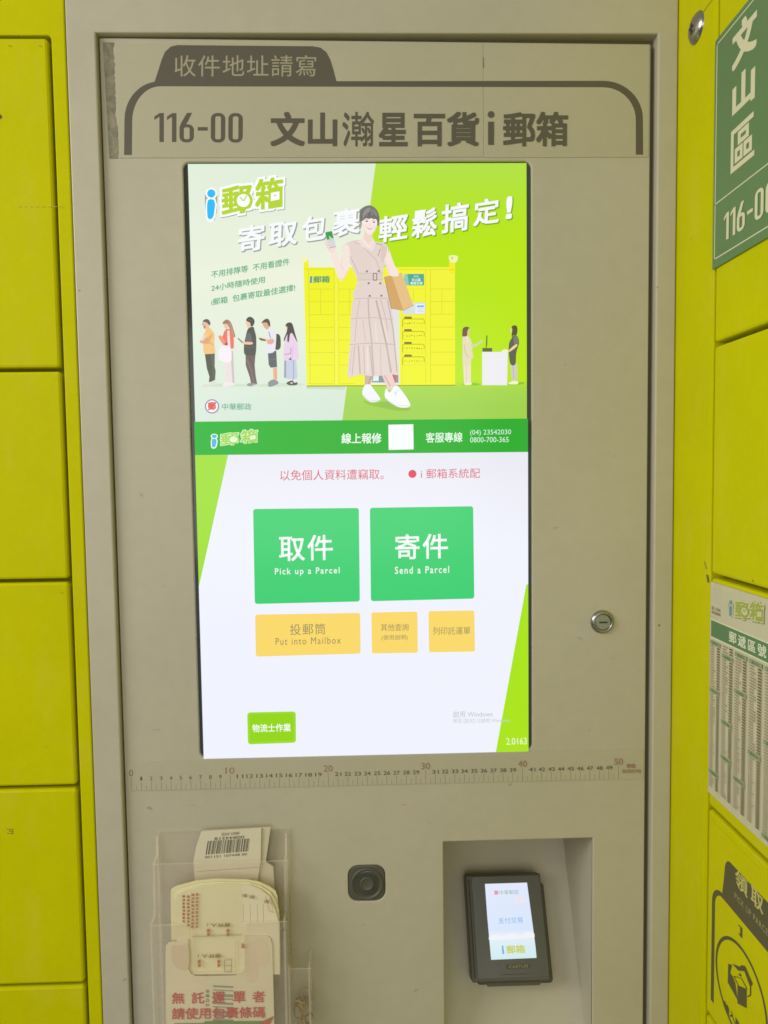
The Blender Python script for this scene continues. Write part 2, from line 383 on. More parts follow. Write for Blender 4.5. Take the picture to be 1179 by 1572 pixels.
# small marks in the paint
ink = Ink(DOOR.lifted(0.0002))
def scuff(ink, u, v, w, h, ang, col, n=5):
    for i in range(n):
        a = ang + random.uniform(-.3, .3); x = u + random.uniform(-w, w) / 3; y = v + random.uniform(-h, h) / 3
        L = random.uniform(.3, .8) * w
        ink.line([(x - L / 2 * math.cos(a), y - L / 2 * math.sin(a)), (x + L / 2 * math.cos(a), y + L / 2 * math.sin(a))], random.uniform(.25, .55) * h, col)
for q in ((300, 1236, 14, 1, .1), (660, 1262, 10, .8, -.2), (905, 1120, 8, 1, .9), (218, 760, 7, 1, 1.3), (852, 810, 9, .8, -.4), (945, 700, 6, 1, .2), (890, 980, 10, 1.4, .7), (240, 1120, 8, .8, -.1), (560, 1420, 10, 1, .5), (640, 1520, 9, 1, -.9), (783, 1205, 6, 2, -.8), (228, 1240, 9, 2, .8), (940, 1010, 5, 1.2, .5), (620, 1235, 5, 1, .2), (868, 560, 4, 1, 1.2), (252, 900, 4, 1, .4)):
    scuff(ink, *q, (158, 150, 126), 3)
ink.build('paint_scuffs', PRINT, door)['kind'] = 'stuff'
ink = Ink(DOOR.lifted(FR + 0.0002))
scuff(ink, 1012, 960, 5, 2, -.5, (95, 85, 60), 4); scuff(ink, 122, 446, 3, 2, .3, (80, 75, 60), 3); scuff(ink, 190, 1504, 7, 1.6, -1.0, (150, 142, 116), 3); scuff(ink, 1010, 441, 3, 2, .2, (120, 112, 85), 2)
ink.build('paint_chips', PRINT, kiosk)['kind'] = 'stuff'

# ------------------------------------------------------------------ screen
mon = None
bm = bmesh.new(); plate(bm, DOOR, (SX0 - .006, SZ0 - .006, SX1 + .006, SZ1 + .006, 0.008), (), -0.0034, -0.02, 0.0003)
mon = bmobj('touch_screen', bm, BEZEL, kiosk)
DSP = DOOR.lifted(-0.0032)
ax0, az1 = DSP.px(289.3, 252); ax1 = ax0 + 0.3300; az0 = DSP.px(313.5, 1163)[1]
ax1 = 0.5 * (DSP.px(808, 250)[0] + DSP.px(810, 1150)[0]); ax0 = 0.5 * (ax0 + DSP.px(313.5, 1163)[0])
az1 = 0.5 * (az1 + DSP.px(808, 250)[1]); az0 = 0.5 * (az0 + DSP.px(810, 1150)[1])
D = Ink(DSP, 0.000010, (ax0, az0, ax1, az1), rgb)
def mixc(a, b, t): t = max(0, min(1, t)); return tuple(a[k] * (1 - t) + b[k] * t for k in range(3))
def banner_left(u, v):
    c = mixc((222, 236, 212), (238, 242, 218), min(1, v / .45)) if v < .45 else mixc((238, 242, 218), (208, 228, 212), (v - .45) / .55)
    return mixc(c, (228, 240, 228), (1 - u) * .35)
D.patch([(286, 248), (582, 248), (525, 650), (296, 650)], banner_left, 12, 18)
def banner_right(u, v):
    if v < .5: return mixc((176, 224, 70), (184, 230, 0), v / .33)
    if v < .84: return mixc((184, 230, 0), (188, 232, 0), (v - .5) / .34)
    return mixc((168, 218, 70), (158, 208, 72), (v - .84) / .1)
D.patch([(577, 248), (812, 248), (812, 648), (525, 650)], lambda u, v: mixc(banner_right(u, v), (150, 210, 40), .12 if u > .96 else 0), 24, 30)
# floor shade under the locker illustration
D.poly([(471, 592), (531, 592), (529, 598), (470, 597)], (196, 218, 190))
# --- locker illustration
Y1, YL = (240, 242, 24), (206, 208, 40)
c7 = lambda pts: [(460 + x / 7.31, 385 + y / 7.31) for x, y in pts]
c8 = lambda pts: [(600 + x / 7.31, 385 + y / 7.31) for x, y in pts]
D.poly(c7([(45, 185), (1790, 185), (1770, 1512), (80, 1520)])[:1] + c8([(720, 182), (722, 1508)]) + c7([(80, 1520)]), Y1)
D.patch([(510, 411), (698, 411), (698, 592), (510, 592)], lambda u, v: mixc((240, 242, 20), (243, 243, 70), .5 * u * (1 - v) + .3 * (1 - v)), 6, 8)
D.poly(c7([(45, 90), (98, 90), (104, 190), (45, 190)]), Y1); D.blob(c7([(10, 55), (60, 75), (95, 90), (60, 130), (30, 110)]), (246, 240, 190))
D.poly(c8([(655, 120), (722, 120), (722, 260), (655, 245)]), (246, 236, 30)); D.blob(c8([(655, 55), (750, 60), (730, 130), (665, 120)]), (236, 246, 180)); D.blob(c8([(672, 70), (700, 75), (690, 100)]), (235, 190, 120))
for y in (430, 572, 718, 860, 1003, 1142, 1283, 1492): D.line(c7([(102, y), (386, y)]), .7, YL); D.line(c7([(432, y), (620, y)]), .7, YL)
for x0, x1 in ((102, 118), (386, 392), (432, 440)): D.line(c7([(x0, 205), (x1, 1492)]), .7, YL)
D.line(c7([(45, 205), (386, 205)]), .7, YL)
for x in (234, 560): D.line(c7([(x, 430), (x + 2, 715)]), .7, YL)
D.poly(c7([(392, 190), (432, 190), (438, 1500), (395, 1500)]), (243, 243, 60))
for y in (430, 571, 713, 857, 997, 1138, 1281): D.line(c8([(445, y), (716, y)]), .7, YL); D.line(c8([(125, y), (390, y)]), .5, (222, 222, 60))
D.line(c8([(100, 212), (716, 212)]), .7, YL); D.line(c8([(443, 212), (445, 1490)]), .8, YL)
D.line(c8([(572, 430), (573, 710)]), .7, YL); D.line(c8([(252, 430), (252, 575)]), .7, YL)
D.line(c8([(390, 212), (392, 1490)]), .6, YL); D.line(c8([(127, 700), (127, 1490)]), .5, YL)
D.poly(c7([(80, 1512), (80, 1526)]) + c8([(722, 1516), (722, 1504)]), (150, 170, 30))
D.poly(c8([(150, 262), (372, 262), (372, 390), (150, 390)]), (84, 168, 150)); D.poly(c8([(150, 262), (185, 262), (205, 390), (160, 390)]), (140, 205, 190))
D.text('文山區', *c8([(232, 345), (335, 345), (232, 310)]), (225, 245, 240), .03); D.text('瀚星百貨', *c8([(218, 382), (355, 382), (218, 350)]), (225, 245, 240), .03); D.text('i郵箱', *c8([(255, 300), (312, 300), (255, 278)]), (180, 225, 215), .02)
D.poly(c8([(130, 590), (385, 580), (385, 710), (130, 715)]), (214, 224, 222)); D.poly(c8([(275, 600), (378, 598), (378, 702), (275, 706)]), (232, 240, 250)); D.poly(c8([(292, 616), (372, 614), (372, 634), (292, 636)]), (110, 180, 235))
for y in (652, 668, 684): D.line(c8([(292, y), (370, y)]), .6, (196, 180, 215))
for j, y in enumerate((755, 895, 1038, 1180)):
    D.poly(c8([(148, y + 12), (152, y - 14), (232, y - 14), (236, y + 12)]), (130, 122, 22))
    D.line(c8([(133, y + 100), (133, y + 24), (145, y + 12), (360, y + 12), (374, y + 24), (374, y + 70)]), .9, (165, 155, 20))
    for i in range(8):
        x = 150 + i * 27
        D.line(c8([(x, y + 60), (x + random.uniform(8, 20), y + 60 + random.uniform(-12, 8))]), random.uniform(.6, 1.6), (150, 140, 25) if random.random() < .7 else (90, 85, 20))
D.text('i', *c7([(112, 366), (140, 366), (118, 288)]), (70, 150, 190), .06); D.text('郵箱', *c7([(150, 366), (336, 362), (156, 288)]), (96, 160, 80), .03, outline=((214, 232, 120), .08))
# --- queueing people
a3 = lambda pts: [(295 + x / 11.79, 480 + y / 11.79) for x, y in pts]
a4 = lambda pts: [(365 + x / 11.79, 480 + y / 11.79) for x, y in pts]
a5 = lambda pts: [(700 + x / 10.72, 490 + y / 10.72) for x, y in pts]
SH = (206, 224, 200)
D.blob(a3([(180, 1330), (500, 1285), (1050, 1300), (1180, 1320), (700, 1345)]), SH); D.blob(a4([(330, 1310), (700, 1280), (1179, 1290), (1100, 1330), (500, 1345)]), SH)
SK, SK2 = (238, 200, 170), (216, 160, 130)
# man, tan shirt
D.blob(a3([(200, 150), (300, 150), (325, 220), (285, 290), (240, 300), (215, 270), (195, 225)]), (228, 190, 165)); D.blob(a3([(195, 160), (240, 125), (300, 130), (335, 190), (325, 235), (290, 205), (262, 180), (215, 170)]), (92, 92, 84))
D.poly(a3([(215, 235), (245, 250), (262, 300), (225, 295), (210, 265)]), (170, 130, 110)); D.poly(a3([(182, 205), (212, 205), (212, 222), (184, 222)]), (150, 135, 130))
D.poly(a3([(235, 742), (415, 742), (412, 980), (430, 1060), (420, 1220), (330, 1260), (308, 1260), (318, 1160), (270, 1010)]), (84, 86, 74)); D.poly(a3([(330, 760), (410, 760), (405, 1000), (420, 1200), (380, 1230), (370, 1000)]), (96, 98, 84))
D.blob(a3([(240, 280), (300, 262), (370, 330), (410, 400), (405, 560), (422, 700), (410, 742), (330, 750), (225, 742), (205, 600), (210, 480), (215, 400), (250, 330)]), (242, 196, 130)); D.blob(a3([(215, 460), (290, 450), (380, 380), (300, 560), (215, 560)]), (226, 172, 112)); D.line(a3([(260, 480), (390, 600)]), .7, (205, 150, 100)); D.line(a3([(300, 560), (400, 580)]), .6, (214, 160, 105))
D.blob(a3([(140, 520), (200, 490), (255, 480), (262, 520), (230, 555), (180, 560)]), (222, 160, 140)); D.blob(a3([(170, 510), (230, 420), (280, 380), (250, 460), (200, 520)]), (240, 205, 175))
D.blob(a3([(175, 1345), (230, 1300), (330, 1290), (390, 1240), (430, 1250), (440, 1290), (330, 1325), (230, 1350)]), (222, 220, 206))
# woman, coral jacket
D.poly(a3([(560, 760), (745, 700), (770, 1290), (600, 1310), (610, 1150), (580, 900)]), (234, 224, 222)); D.poly(a3([(700, 700), (745, 700), (770, 1290), (735, 1290)]), (208, 192, 192))
D.blob(a3([(575, 200), (640, 190), (665, 240), (640, 300), (610, 300), (585, 260)]), (236, 196, 176)); D.blob(a3([(555, 190), (600, 140), (660, 135), (710, 190), (750, 300), (785, 440), (720, 420), (670, 260), (625, 205), (575, 215)]), (172, 132, 104)); D.line(a3([(690, 200), (760, 420)]), 1.2, (198, 158, 124)); D.line(a3([(640, 160), (600, 200)]), .9, (110, 80, 70))
D.blob(a3([(590, 340), (650, 300), (720, 340), (755, 450), (755, 640), (700, 650), (640, 600), (560, 560), (540, 500)]), (232, 122, 98)); D.blob(a3([(480, 430), (540, 430), (620, 560), (650, 640), (600, 620), (520, 520)]), (238, 150, 128)); D.poly(a3([(590, 560), (650, 540), (640, 650), (610, 640)]), (170, 80, 80))
D.poly(a3([(640, 330), (680, 330), (700, 660), (660, 700), (645, 500)]), (248, 222, 226)); D.blob(a3([(520, 620), (690, 620), (720, 820), (690, 900), (590, 900), (480, 820)]), (246, 238, 244)); D.blob(a3([(560, 1340), (600, 1250), (650, 1260), (770, 1280), (770, 1310), (680, 1335)]), (238, 232, 232))
# man, charcoal shirt
D.blob(a4([(165, 150), (230, 160), (240, 240), (200, 300), (170, 240), (148, 200)]), SK); D.blob(a4([(155, 140), (190, 90), (250, 85), (305, 140), (300, 210), (265, 255), (235, 240), (230, 190), (180, 165)]), (76, 78, 70)); D.line(a4([(190, 130), (280, 150)]), 1.0, (108, 108, 98))
D.poly(a4([(145, 760), (325, 750), (310, 960), (330, 1160), (355, 1290), (250, 1310), (225, 1180), (150, 960)]), (112, 96, 92)); D.line(a4([(170, 850), (250, 1050), (300, 1290)]), 1.2, (140, 124, 116)); D.line(a4([(210, 790), (300, 1000)]), 1.0, (92, 78, 76))
D.blob(a4([(190, 300), (280, 260), (310, 330), (340, 480), (325, 770), (240, 780), (130, 760), (118, 600), (150, 430)]), (82, 84, 78)); D.blob(a4([(170, 400), (230, 380), (260, 520), (150, 530)]), (108, 106, 106)); D.line(a4([(130, 620), (240, 640), (320, 620)]), 1.0, (104, 104, 98))
D.blob(a4([(60, 500), (130, 530), (270, 540), (260, 580), (150, 580), (80, 550)]), (236, 196, 168)); D.poly(a4([(0, 470), (20, 465), (100, 545), (85, 555)]), (78, 86, 84)); D.blob(a4([(175, 1325), (200, 1280), (330, 1285), (380, 1300), (280, 1335)]), (150, 150, 146)); D.line(a4([(270, 1325), (385, 1300)]), .9, (238, 238, 232))
# man with backpack
D.blob(a4([(690, 400), (740, 395), (775, 450), (780, 620), (740, 675), (690, 670), (640, 590), (680, 480)]), (74, 78, 66)); D.poly(a4([(640, 1000), (715, 1000), (715, 1220), (650, 1230)]), (232, 180, 144)); D.line(a4([(690, 1010), (695, 1210)]), .8, (210, 150, 118))
D.poly(a4([(550, 735), (700, 690), (715, 990), (600, 1000), (565, 950)]), (92, 100, 104)); D.line(a4([(580, 860), (700, 850)]), .8, (120, 126, 130)); D.blob(a4([(450, 190), (560, 190), (570, 270), (540, 310), (500, 290), (465, 240)]), (222, 172, 146)); D.blob(a4([(432, 190), (490, 130), (550, 118), (585, 170), (590, 260), (560, 240), (535, 190), (480, 185)]), (88, 84, 66))
D.blob(a4([(560, 330), (620, 300), (690, 370), (700, 470), (670, 700), (560, 740), (510, 720), (530, 560), (530, 430)]), (232, 230, 240)); D.line(a4([(565, 350), (600, 470)]), 1.1, (130, 134, 150)); D.blob(a4([(540, 500), (640, 480), (660, 540), (600, 580), (540, 560)]), (226, 172, 152)); D.blob(a4([(400, 460), (500, 470), (560, 500), (520, 525), (430, 500)]), (234, 206, 160)); D.poly(a4([(380, 450), (410, 465), (520, 500), (500, 522), (410, 505)]), (96, 90, 64))
D.blob(a4([(555, 1310), (560, 1260), (640, 1215), (720, 1240), (735, 1290), (620, 1340), (560, 1340)]), (142, 146, 152))
# woman, lilac shirt
D.poly(a4([(850, 860), (1060, 850), (1085, 1180), (1010, 1220), (840, 1180)]), (196, 204, 224)); D.poly(a4([(845, 870), (880, 870), (880, 1185), (840, 1180)]), (158, 164, 182)); D.line(a4([(1010, 860), (1015, 1215)]), .9, (140, 146, 166))
D.blob(a4([(880, 400), (960, 370), (1040, 400), (1085, 560), (1110, 820), (1060, 850), (1000, 860), (860, 870), (830, 780), (850, 560)]), (232, 208, 232)); D.line(a4([(850, 760), (960, 750), (970, 640)]), 1.2, (176, 140, 180)); D.line(a4([(990, 820), (1010, 600)]), .8, (206, 176, 212)); D.poly(a4([(920, 850), (970, 810), (980, 870)]), (110, 104, 118))
D.blob(a4([(870, 230), (900, 250), (900, 320), (880, 330), (872, 290)]), (238, 210, 190)); D.blob(a4([(865, 240), (900, 195), (960, 185), (1000, 230), (1040, 380), (1085, 540), (1040, 470), (990, 380), (950, 400), (930, 530), (900, 520), (900, 400), (850, 520), (840, 480), (890, 350), (900, 270)]), (78, 74, 68))
D.blob(a4([(890, 1270), (990, 1230), (1080, 1270), (1070, 1310), (960, 1320), (900, 1300)]), (84, 80, 74)); D.poly(a4([(1000, 1220), (1060, 1200), (1060, 1270), (1020, 1270)]), (230, 226, 226)); D.poly(a4([(950, 1275), (990, 1260), (1000, 1290), (960, 1290)]), (222, 218, 214))
# --- counter scene
D.blob(a5([(90, 1075), (250, 1050), (400, 1075), (300, 1095)]), (140, 200, 20)); D.blob(a5([(840, 1060), (1090, 1040), (1100, 1070), (900, 1090)]), (140, 196, 20))
D.poly(a5([(110, 740), (240, 720), (240, 1060), (130, 1070)]), (236, 226, 200)); D.line(a5([(170, 780), (165, 1050)]), .8, (214, 200, 172))
D.blob(a5([(105, 310), (180, 280), (240, 350), (265, 480), (250, 660), (220, 750), (110, 750), (105, 500)]), (230, 220, 184)); D.line(a5([(130, 420), (150, 560), (200, 640)]), .9, (198, 184, 140)); D.line(a5([(170, 300), (190, 380)]), .8, (250, 248, 240)); D.blob(a5([(235, 430), (330, 410), (420, 350), (430, 375), (330, 450), (285, 470)]), (214, 212, 170)); D.poly(a5([(250, 480), (290, 640), (260, 660)]), (214, 226, 150))
D.blob(a5([(175, 170), (205, 180), (215, 230), (190, 280), (170, 250)]), (226, 190, 160)); D.blob(a5([(98, 250), (110, 160), (160, 130), (215, 145), (195, 175), (180, 220), (175, 280), (110, 290)]), (112, 92, 56)); D.blob(a5([(130, 1080), (180, 1040), (250, 1050), (240, 1085)]), (240, 236, 206))
D.poly(a5([(425, 545), (845, 545), (835, 1090), (425, 1090)]), (238, 236, 240)); D.poly(a5([(425, 545), (465, 545), (460, 1090), (425, 1090)]), (232, 240, 232)); D.poly(a5([(430, 480), (590, 480), (590, 540), (430, 540)]), (96, 100, 54)); D.poly(a5([(485, 480), (495, 280), (512, 268), (508, 420), (495, 480)]), (76, 92, 20)); D.blob(a5([(740, 530), (800, 500), (850, 520), (840, 548), (760, 545)]), (240, 240, 210))
D.poly(a5([(890, 740), (1000, 740), (1000, 1000), (910, 1010)]), (206, 204, 196)); D.line(a5([(930, 760), (945, 1000)]), .9, (176, 174, 168)); D.blob(a5([(890, 350), (960, 260), (1010, 300), (1030, 400), (985, 560), (970, 745), (890, 745), (862, 560), (865, 420)]), (92, 96, 76)); D.blob(a5([(945, 280), (1000, 290), (1020, 400), (950, 410)]), (124, 120, 116))
D.blob(a5([(860, 520), (960, 430), (1000, 420), (990, 460), (880, 540)]), (236, 210, 160)); D.blob(a5([(905, 150), (940, 110), (990, 120), (1005, 180), (990, 260), (940, 270), (915, 300)]), (86, 82, 44)); D.blob(a5([(890, 150), (915, 160), (915, 220), (900, 250), (888, 200)]), (222, 214, 150)); D.blob(a5([(850, 1070), (930, 1020), (1010, 1030), (1000, 1075)]), (242, 242, 206))
# --- headline
WH, SHD = (248, 249, 250), (150, 158, 160)
for ch, x0, v0, x1, v1 in (('寄', 365, 343, 407, 390), ('取', 412, 338, 457, 382.5), ('包', 463, 329, 501.5, 373.6), ('裹', 510, 318, 553, 366), ('輕', 580.5, 328, 626, 375), ('鬆', 631, 319, 671, 368.5), ('搞', 676, 310, 719, 361), ('定', 725.6, 303.6, 766, 349.5), ('!', 775, 302, 786, 339)):
    h = .15 * (x1 - x0); off = .024 if ch != '!' else .04
    D.text(ch, (x0, v1), (x1 - 1, v1 - h), (x0 + 1.5, v0 + h), WH, off, shadow=(SHD if x0 < 570 else (120, 165, 30), .0009, -.0009, off + .012))
GT = (84, 170, 124)
D.text('不用排隊等  不用看證件', (325.3, 428.6), (445, 408.2), (325.3, 417.6), GT, .014)
D.text('24小時隨時使用', (325.3, 449), (407.3, 435.5), (325.5, 438.6), GT, .014)
D.text('i郵箱  包裹寄取最佳選擇!', (325.3, 470.6), (453.6, 448), (325.5, 459.8), GT, .014)
# --- logo
def logo(T, x, y, s, lime, blue, edge, shade=None):   # T maps logo units (crop pixels of the big one) to photo pixels
    def tr(pts): return [T(*p) for p in pts]
    def circ(cx, cy, r, col, r2=None): D_ = x; D_.poly(tr([(cx + r * math.cos(2 * PI * i / 28), cy + (r2 or r) * math.sin(2 * PI * i / 28)) for i in range(28)]), col)
    ink = x
    if shade:
        ink.poly(tr([(90, 340), (250, 340), (245, 560), (215, 670), (150, 700), (105, 660), (92, 470)]), shade)
    circ(172, 328, 76, edge); ink.poly(tr([(98, 480), (110, 400), (165, 375), (225, 395), (245, 470), (228, 620), (200, 680), (150, 700), (108, 668), (98, 580)]), edge)
    circ(172, 328, 53, blue); ink.poly(tr([(118, 470), (128, 415), (165, 398), (208, 412), (222, 470), (205, 610), (185, 650), (150, 662), (125, 640), (118, 560)]), blue)
    def ptx(ch, bl, br, tl, off):
        ink.text(ch, T(*bl), T(*br), T(*tl), lime, off, outline=(edge, off + s), shadow=((shade, .0007, -.0007, off + s) if shade else None))
    ptx('郵', (305, 622), (700, 570), (300, 250), .035)
    ptx('箱', (735, 552), (1100, 505), (735, 150), .035)
    circ(590, 420, 118, lime); circ(585, 420, 84, edge)
    ink.line(tr([(540, 375), (585, 425), (630, 360)]), 1.6 * s * 12, lime)
    ink.poly(tr([(570, 530), (625, 525), (600, 585), (560, 580)]), lime)
    ink.poly(tr([(905, 262), (1090, 232), (1090, 500), (905, 530)]), lime); ink.poly(tr([(938, 322), (1050, 300), (1050, 405), (938, 428)]), edge); ink.line(tr([(975, 362), (1010, 354)]), 1.0, (150, 160, 150))
logo(lambda a, b: (305 + a / 8.42, 260 + b / 8.42), D, 0, .085, (182, 214, 46), (40, 190, 250), (252, 253, 252), (150, 165, 150))
# emblem and name of the post
D.circ(326.6, 624.3, 10.8, (122, 118, 160)); D.circ(326.6, 624.3, 9.2, (250, 244, 244)); D.text('郵', (320.2, 630.6), (333, 630), (320.2, 617.8), (226, 88, 84), .06)
D.tbox('中華郵政', 341.8, 619.6, 387, 630, (104, 172, 142), .012)
# --- the woman with the phone
w1 = lambda pts: [(490 + x / 7.37, 300 + y / 7.37) for x, y in pts]
w2 = lambda pts: [(500 + x / 7.37, 450 + y / 7.37) for x, y in pts]
DR, DR2, DRL = (228, 212, 204), (200, 182, 174), (238, 224, 216)
SKN, SKS = (247, 228, 220), (232, 200, 188)
D.poly(w2([(735, 0), (830, 200), (835, 1040), (760, 1040), (780, 600)]), (226, 226, 224))
D.poly(w2([(525, 935), (820, 930), (820, 1030), (520, 1040)]), (130, 150, 160)); D.poly(w2([(540, 938), (600, 938), (598, 1000), (530, 1000)]), (220, 240, 238)); D.poly(w2([(745, 900), (795, 925), (790, 1025), (745, 1000)]), (200, 96, 112)); D.poly(w2([(520, 1015), (820, 1020), (820, 1042), (510, 1042)]), (232, 238, 220))
D.blob(w2([(430, 1220), (560, 1250), (700, 1230), (960, 1310), (820, 1330), (500, 1265)]), (142, 190, 60))
D.poly(w2([(445, 920), (535, 920), (500, 1060), (480, 1110), (440, 1070)]), (206, 176, 160)); D.poly(w2([(620, 900), (740, 900), (790, 1040), (760, 1110), (700, 1090)]), (236, 206, 196)); D.line(w2([(660, 930), (730, 1060)]), 2.0, (214, 176, 166)); D.line(w2([(520, 930), (480, 1040)]), 1.2, (176, 142, 126))
D.blob(w2([(440, 1050), (500, 1040), (540, 1090), (600, 1170), (615, 1210), (560, 1235), (490, 1230), (415, 1150)]), (240, 242, 246)); D.blob(w2([(690, 1080), (720, 1130), (790, 1050), (860, 1110), (940, 1230), (950, 1285), (880, 1300), (790, 1280), (680, 1200), (668, 1130)]), (246, 247, 252))
D.line(w2([(420, 1160), (490, 1225), (600, 1215)]), 1.0, (208, 212, 220)); D.line(w2([(675, 1195), (790, 1272), (940, 1280)]), 1.0, (212, 216, 226)); D.line(w2([(760, 1140), (800, 1130), (785, 1165)]), .8, (176, 196, 214)); D.line(w2([(770, 1120), (830, 1110)]), .6, (206, 212, 222))
# skirt
D.blob(w2([(395, -90), (660, -90), (712, 50), (745, 180), (775, 450), (800, 700), (822, 915), (740, 925), (620, 940), (530, 945), (380, 930), (255, 955), (262, 750), (280, 560), (285, 300), (312, 80)]), DR)
for q, w, c in (([(480, 60), (490, 300), (520, 560), (545, 940)], 2.6, DR2), ([(570, 90), (620, 300), (680, 560), (740, 900)], 3.0, (190, 172, 168)), ([(620, 80), (680, 300), (700, 430)], 1.5, DR2), ([(700, 90), (760, 420), (805, 900)], 1.8, (186, 170, 170)),
                ([(385, 90), (350, 290)], 1.2, DR2), ([(350, 310), (330, 560)], 1.3, DR2), ([(420, 310), (450, 560)], 1.6, (212, 194, 186)), ([(370, 600), (390, 920)], 3.0, DR2), ([(330, 600), (300, 930)], 1.8, DR2), ([(500, 600), (530, 940)], 3.0, (204, 188, 176)), ([(430, 600), (440, 930)], 1.5, DR2), ([(620, 600), (625, 930)], 1.6, (208, 192, 186)), ([(690, 620), (735, 910)], 2.6, DR2),
                ([(560, 330), (575, 560)], 2.0, DRL), ([(470, 620), (480, 900)], 2.6, DRL), ([(650, 330), (700, 560)], 1.6, DRL), ([(580, 640), (590, 900)], 2.6, (232, 216, 202)), ([(300, 620), (270, 900)], 1.2, (206, 190, 214))): D.line(w2(q), w * .8, c)
D.line(w2([(285, 300), (540, 285), (760, 310)]), 1.1, (204, 186, 178)); D.line(w2([(268, 590), (520, 572), (790, 590)]), 1.2, (200, 180, 172)); D.line(w2([(325, 75), (520, 66), (720, 72)]), 1.1, (204, 186, 178))
# torso
D.blob(w1([(270, 590), (400, 520), (560, 540), (700, 545), (770, 590), (760, 700), (730, 830), (720, 960), (752, 1080), (775, 1150), (395, 1150), (415, 1060), (430, 960), (380, 840), (350, 780), (280, 700)]), DR)
D.poly(w1([(690, 560), (770, 600), (745, 760), (700, 760)]), (220, 202, 192)); D.line(w1([(500, 600), (640, 740), (700, 900)]), 1.0, DR2); D.line(w1([(665, 700), (690, 620)]), 1.2, (170, 150, 140)); D.line(w1([(350, 700), (430, 860), (440, 960)]), 1.2, DR2); D.line(w1([(600, 760), (640, 900)]), .8, DRL)
D.poly(w1([(470, 520), (500, 450), (590, 470), (640, 560), (560, 620)]), SKN); D.poly(w1([(440, 540), (480, 505), (555, 640), (500, 600)]), DRL); D.poly(w1([(640, 545), (600, 520), (560, 640), (610, 640)]), DRL); D.line(w1([(385, 540), (470, 568)]), .9, DR2); D.line(w1([(640, 560), (710, 570)]), .9, (150, 130, 125))
D.poly(w1([(430, 895), (720, 890), (722, 965), (430, 970)]), (222, 206, 198)); D.line(w1([(430, 970), (722, 966)]), .8, DR2); D.line(w1([(430, 895), (722, 890)]), .7, DR2)
for x, y in ((540, 872), (672, 870), (560, 1006), (690, 1008), (572, 1148), (703, 1146)): D.circ(490 + x / 7.37, 300 + y / 7.37, 1.7, (150, 124, 110))
D.line(w1([(612, 895), (650, 895), (650, 972), (612, 972), (612, 895)]), 1.2, (130, 104, 92))
# arms
D.blob(w1([(270, 600), (330, 580), (350, 700), (330, 860), (270, 965), (225, 960), (180, 840), (140, 690), (180, 600), (215, 700), (250, 800), (270, 720)]), SKN); D.line(w1([(262, 690), (250, 810), (285, 860)]), .8, SKS); D.line(w1([(225, 960), (275, 962), (330, 860)]), .8, SKS)
D.blob(w1([(60, 540), (90, 520), (120, 570), (185, 590), (180, 640), (140, 670), (100, 630)]), (244, 222, 212))
for q in ([(66, 545), (110, 590)], [(84, 600), (120, 620)]): D.line(w1(q), .7, SKS)
D.rquad(w1([(66, 430), (150, 415), (192, 590), (112, 606)]), .0018, (214, 216, 220)); D.poly(w1([(70, 436), (146, 420), (165, 500), (92, 518)]), (62, 156, 72)); D.poly(w1([(110, 470), (150, 500), (130, 545)]), (190, 224, 190)); D.line(w1([(118, 610), (192, 592)]), .9, (150, 150, 150))
D.blob(w1([(755, 690), (775, 600), (810, 690), (850, 800), (905, 920), (800, 915), (760, 830), (735, 760)]), SKN); D.line(w1([(745, 760), (800, 905)]), .9, SKS); D.line(w1([(780, 610), (785, 660)]), .8, (190, 170, 160))
# parcel
D.poly([(590, 427), (601, 424), (619, 478), (600.5, 475)], (212, 166, 104)); D.poly([(601, 424), (616.5, 420.5), (634, 470), (619, 478)], (230, 192, 132)); D.line([(590, 427), (600.5, 475)], .9, (160, 124, 92)); D.line([(600.5, 475), (619, 478), (634, 470)], .9, (186, 150, 100))
D.blob(w1([(795, 900), (850, 890), (900, 905), (880, 930), (810, 925)]), SKN)
# head
D.poly(w1([(520, 400), (600, 400), (600, 520), (560, 580), (500, 500)]), (240, 214, 202))
D.blob(w1([(474, 270), (462, 330), (452, 380), (466, 400), (486, 340), (496, 300)]), (168, 158, 150)); D.blob(w1([(455, 270), (470, 180), (530, 138), (590, 135), (650, 180), (680, 260), (678, 345), (658, 362), (640, 300), (500, 300), (470, 320)]), (120, 118, 112))
D.blob(w1([(480, 290), (500, 260), (560, 240), (630, 270), (655, 310), (650, 370), (620, 430), (570, 465), (530, 440), (495, 380)]), (249, 232, 226))
D.blob(w1([(470, 300), (480, 210), (540, 170), (610, 180), (665, 260), (672, 330), (655, 300), (636, 284), (612, 286), (588, 276), (560, 284), (534, 276), (512, 288), (500, 300)]), (112, 110, 106)); D.blob(w1([(490, 230), (530, 170), (580, 160), (570, 200), (520, 240), (495, 290)]), (146, 146, 144)); D.blob(w1([(590, 170), (640, 200), (655, 260), (620, 230)]), (136, 134, 132)); D.line(w1([(530, 190), (540, 260)]), 1.2, (140, 136, 134)); D.line(w1([(590, 190), (600, 250)]), 1.2, (150, 146, 146)); D.line(w1([(500, 220), (490, 280)]), .9, (134, 130, 126))
for q in ([(522, 310), (538, 302), (556, 308), (540, 318)], [(602, 318), (618, 314), (634, 324), (618, 328)]): D.blob(w1(q), (92, 78, 76))
D.line(w1([(596, 302), (636, 308)]), .6, (160, 140, 130)); D.blob(w1([(500, 330), (520, 420), (560, 460), (515, 440)]), (240, 214, 206)); D.blob(w1([(650, 340), (640, 400), (600, 452), (630, 400)]), (238, 210, 202))
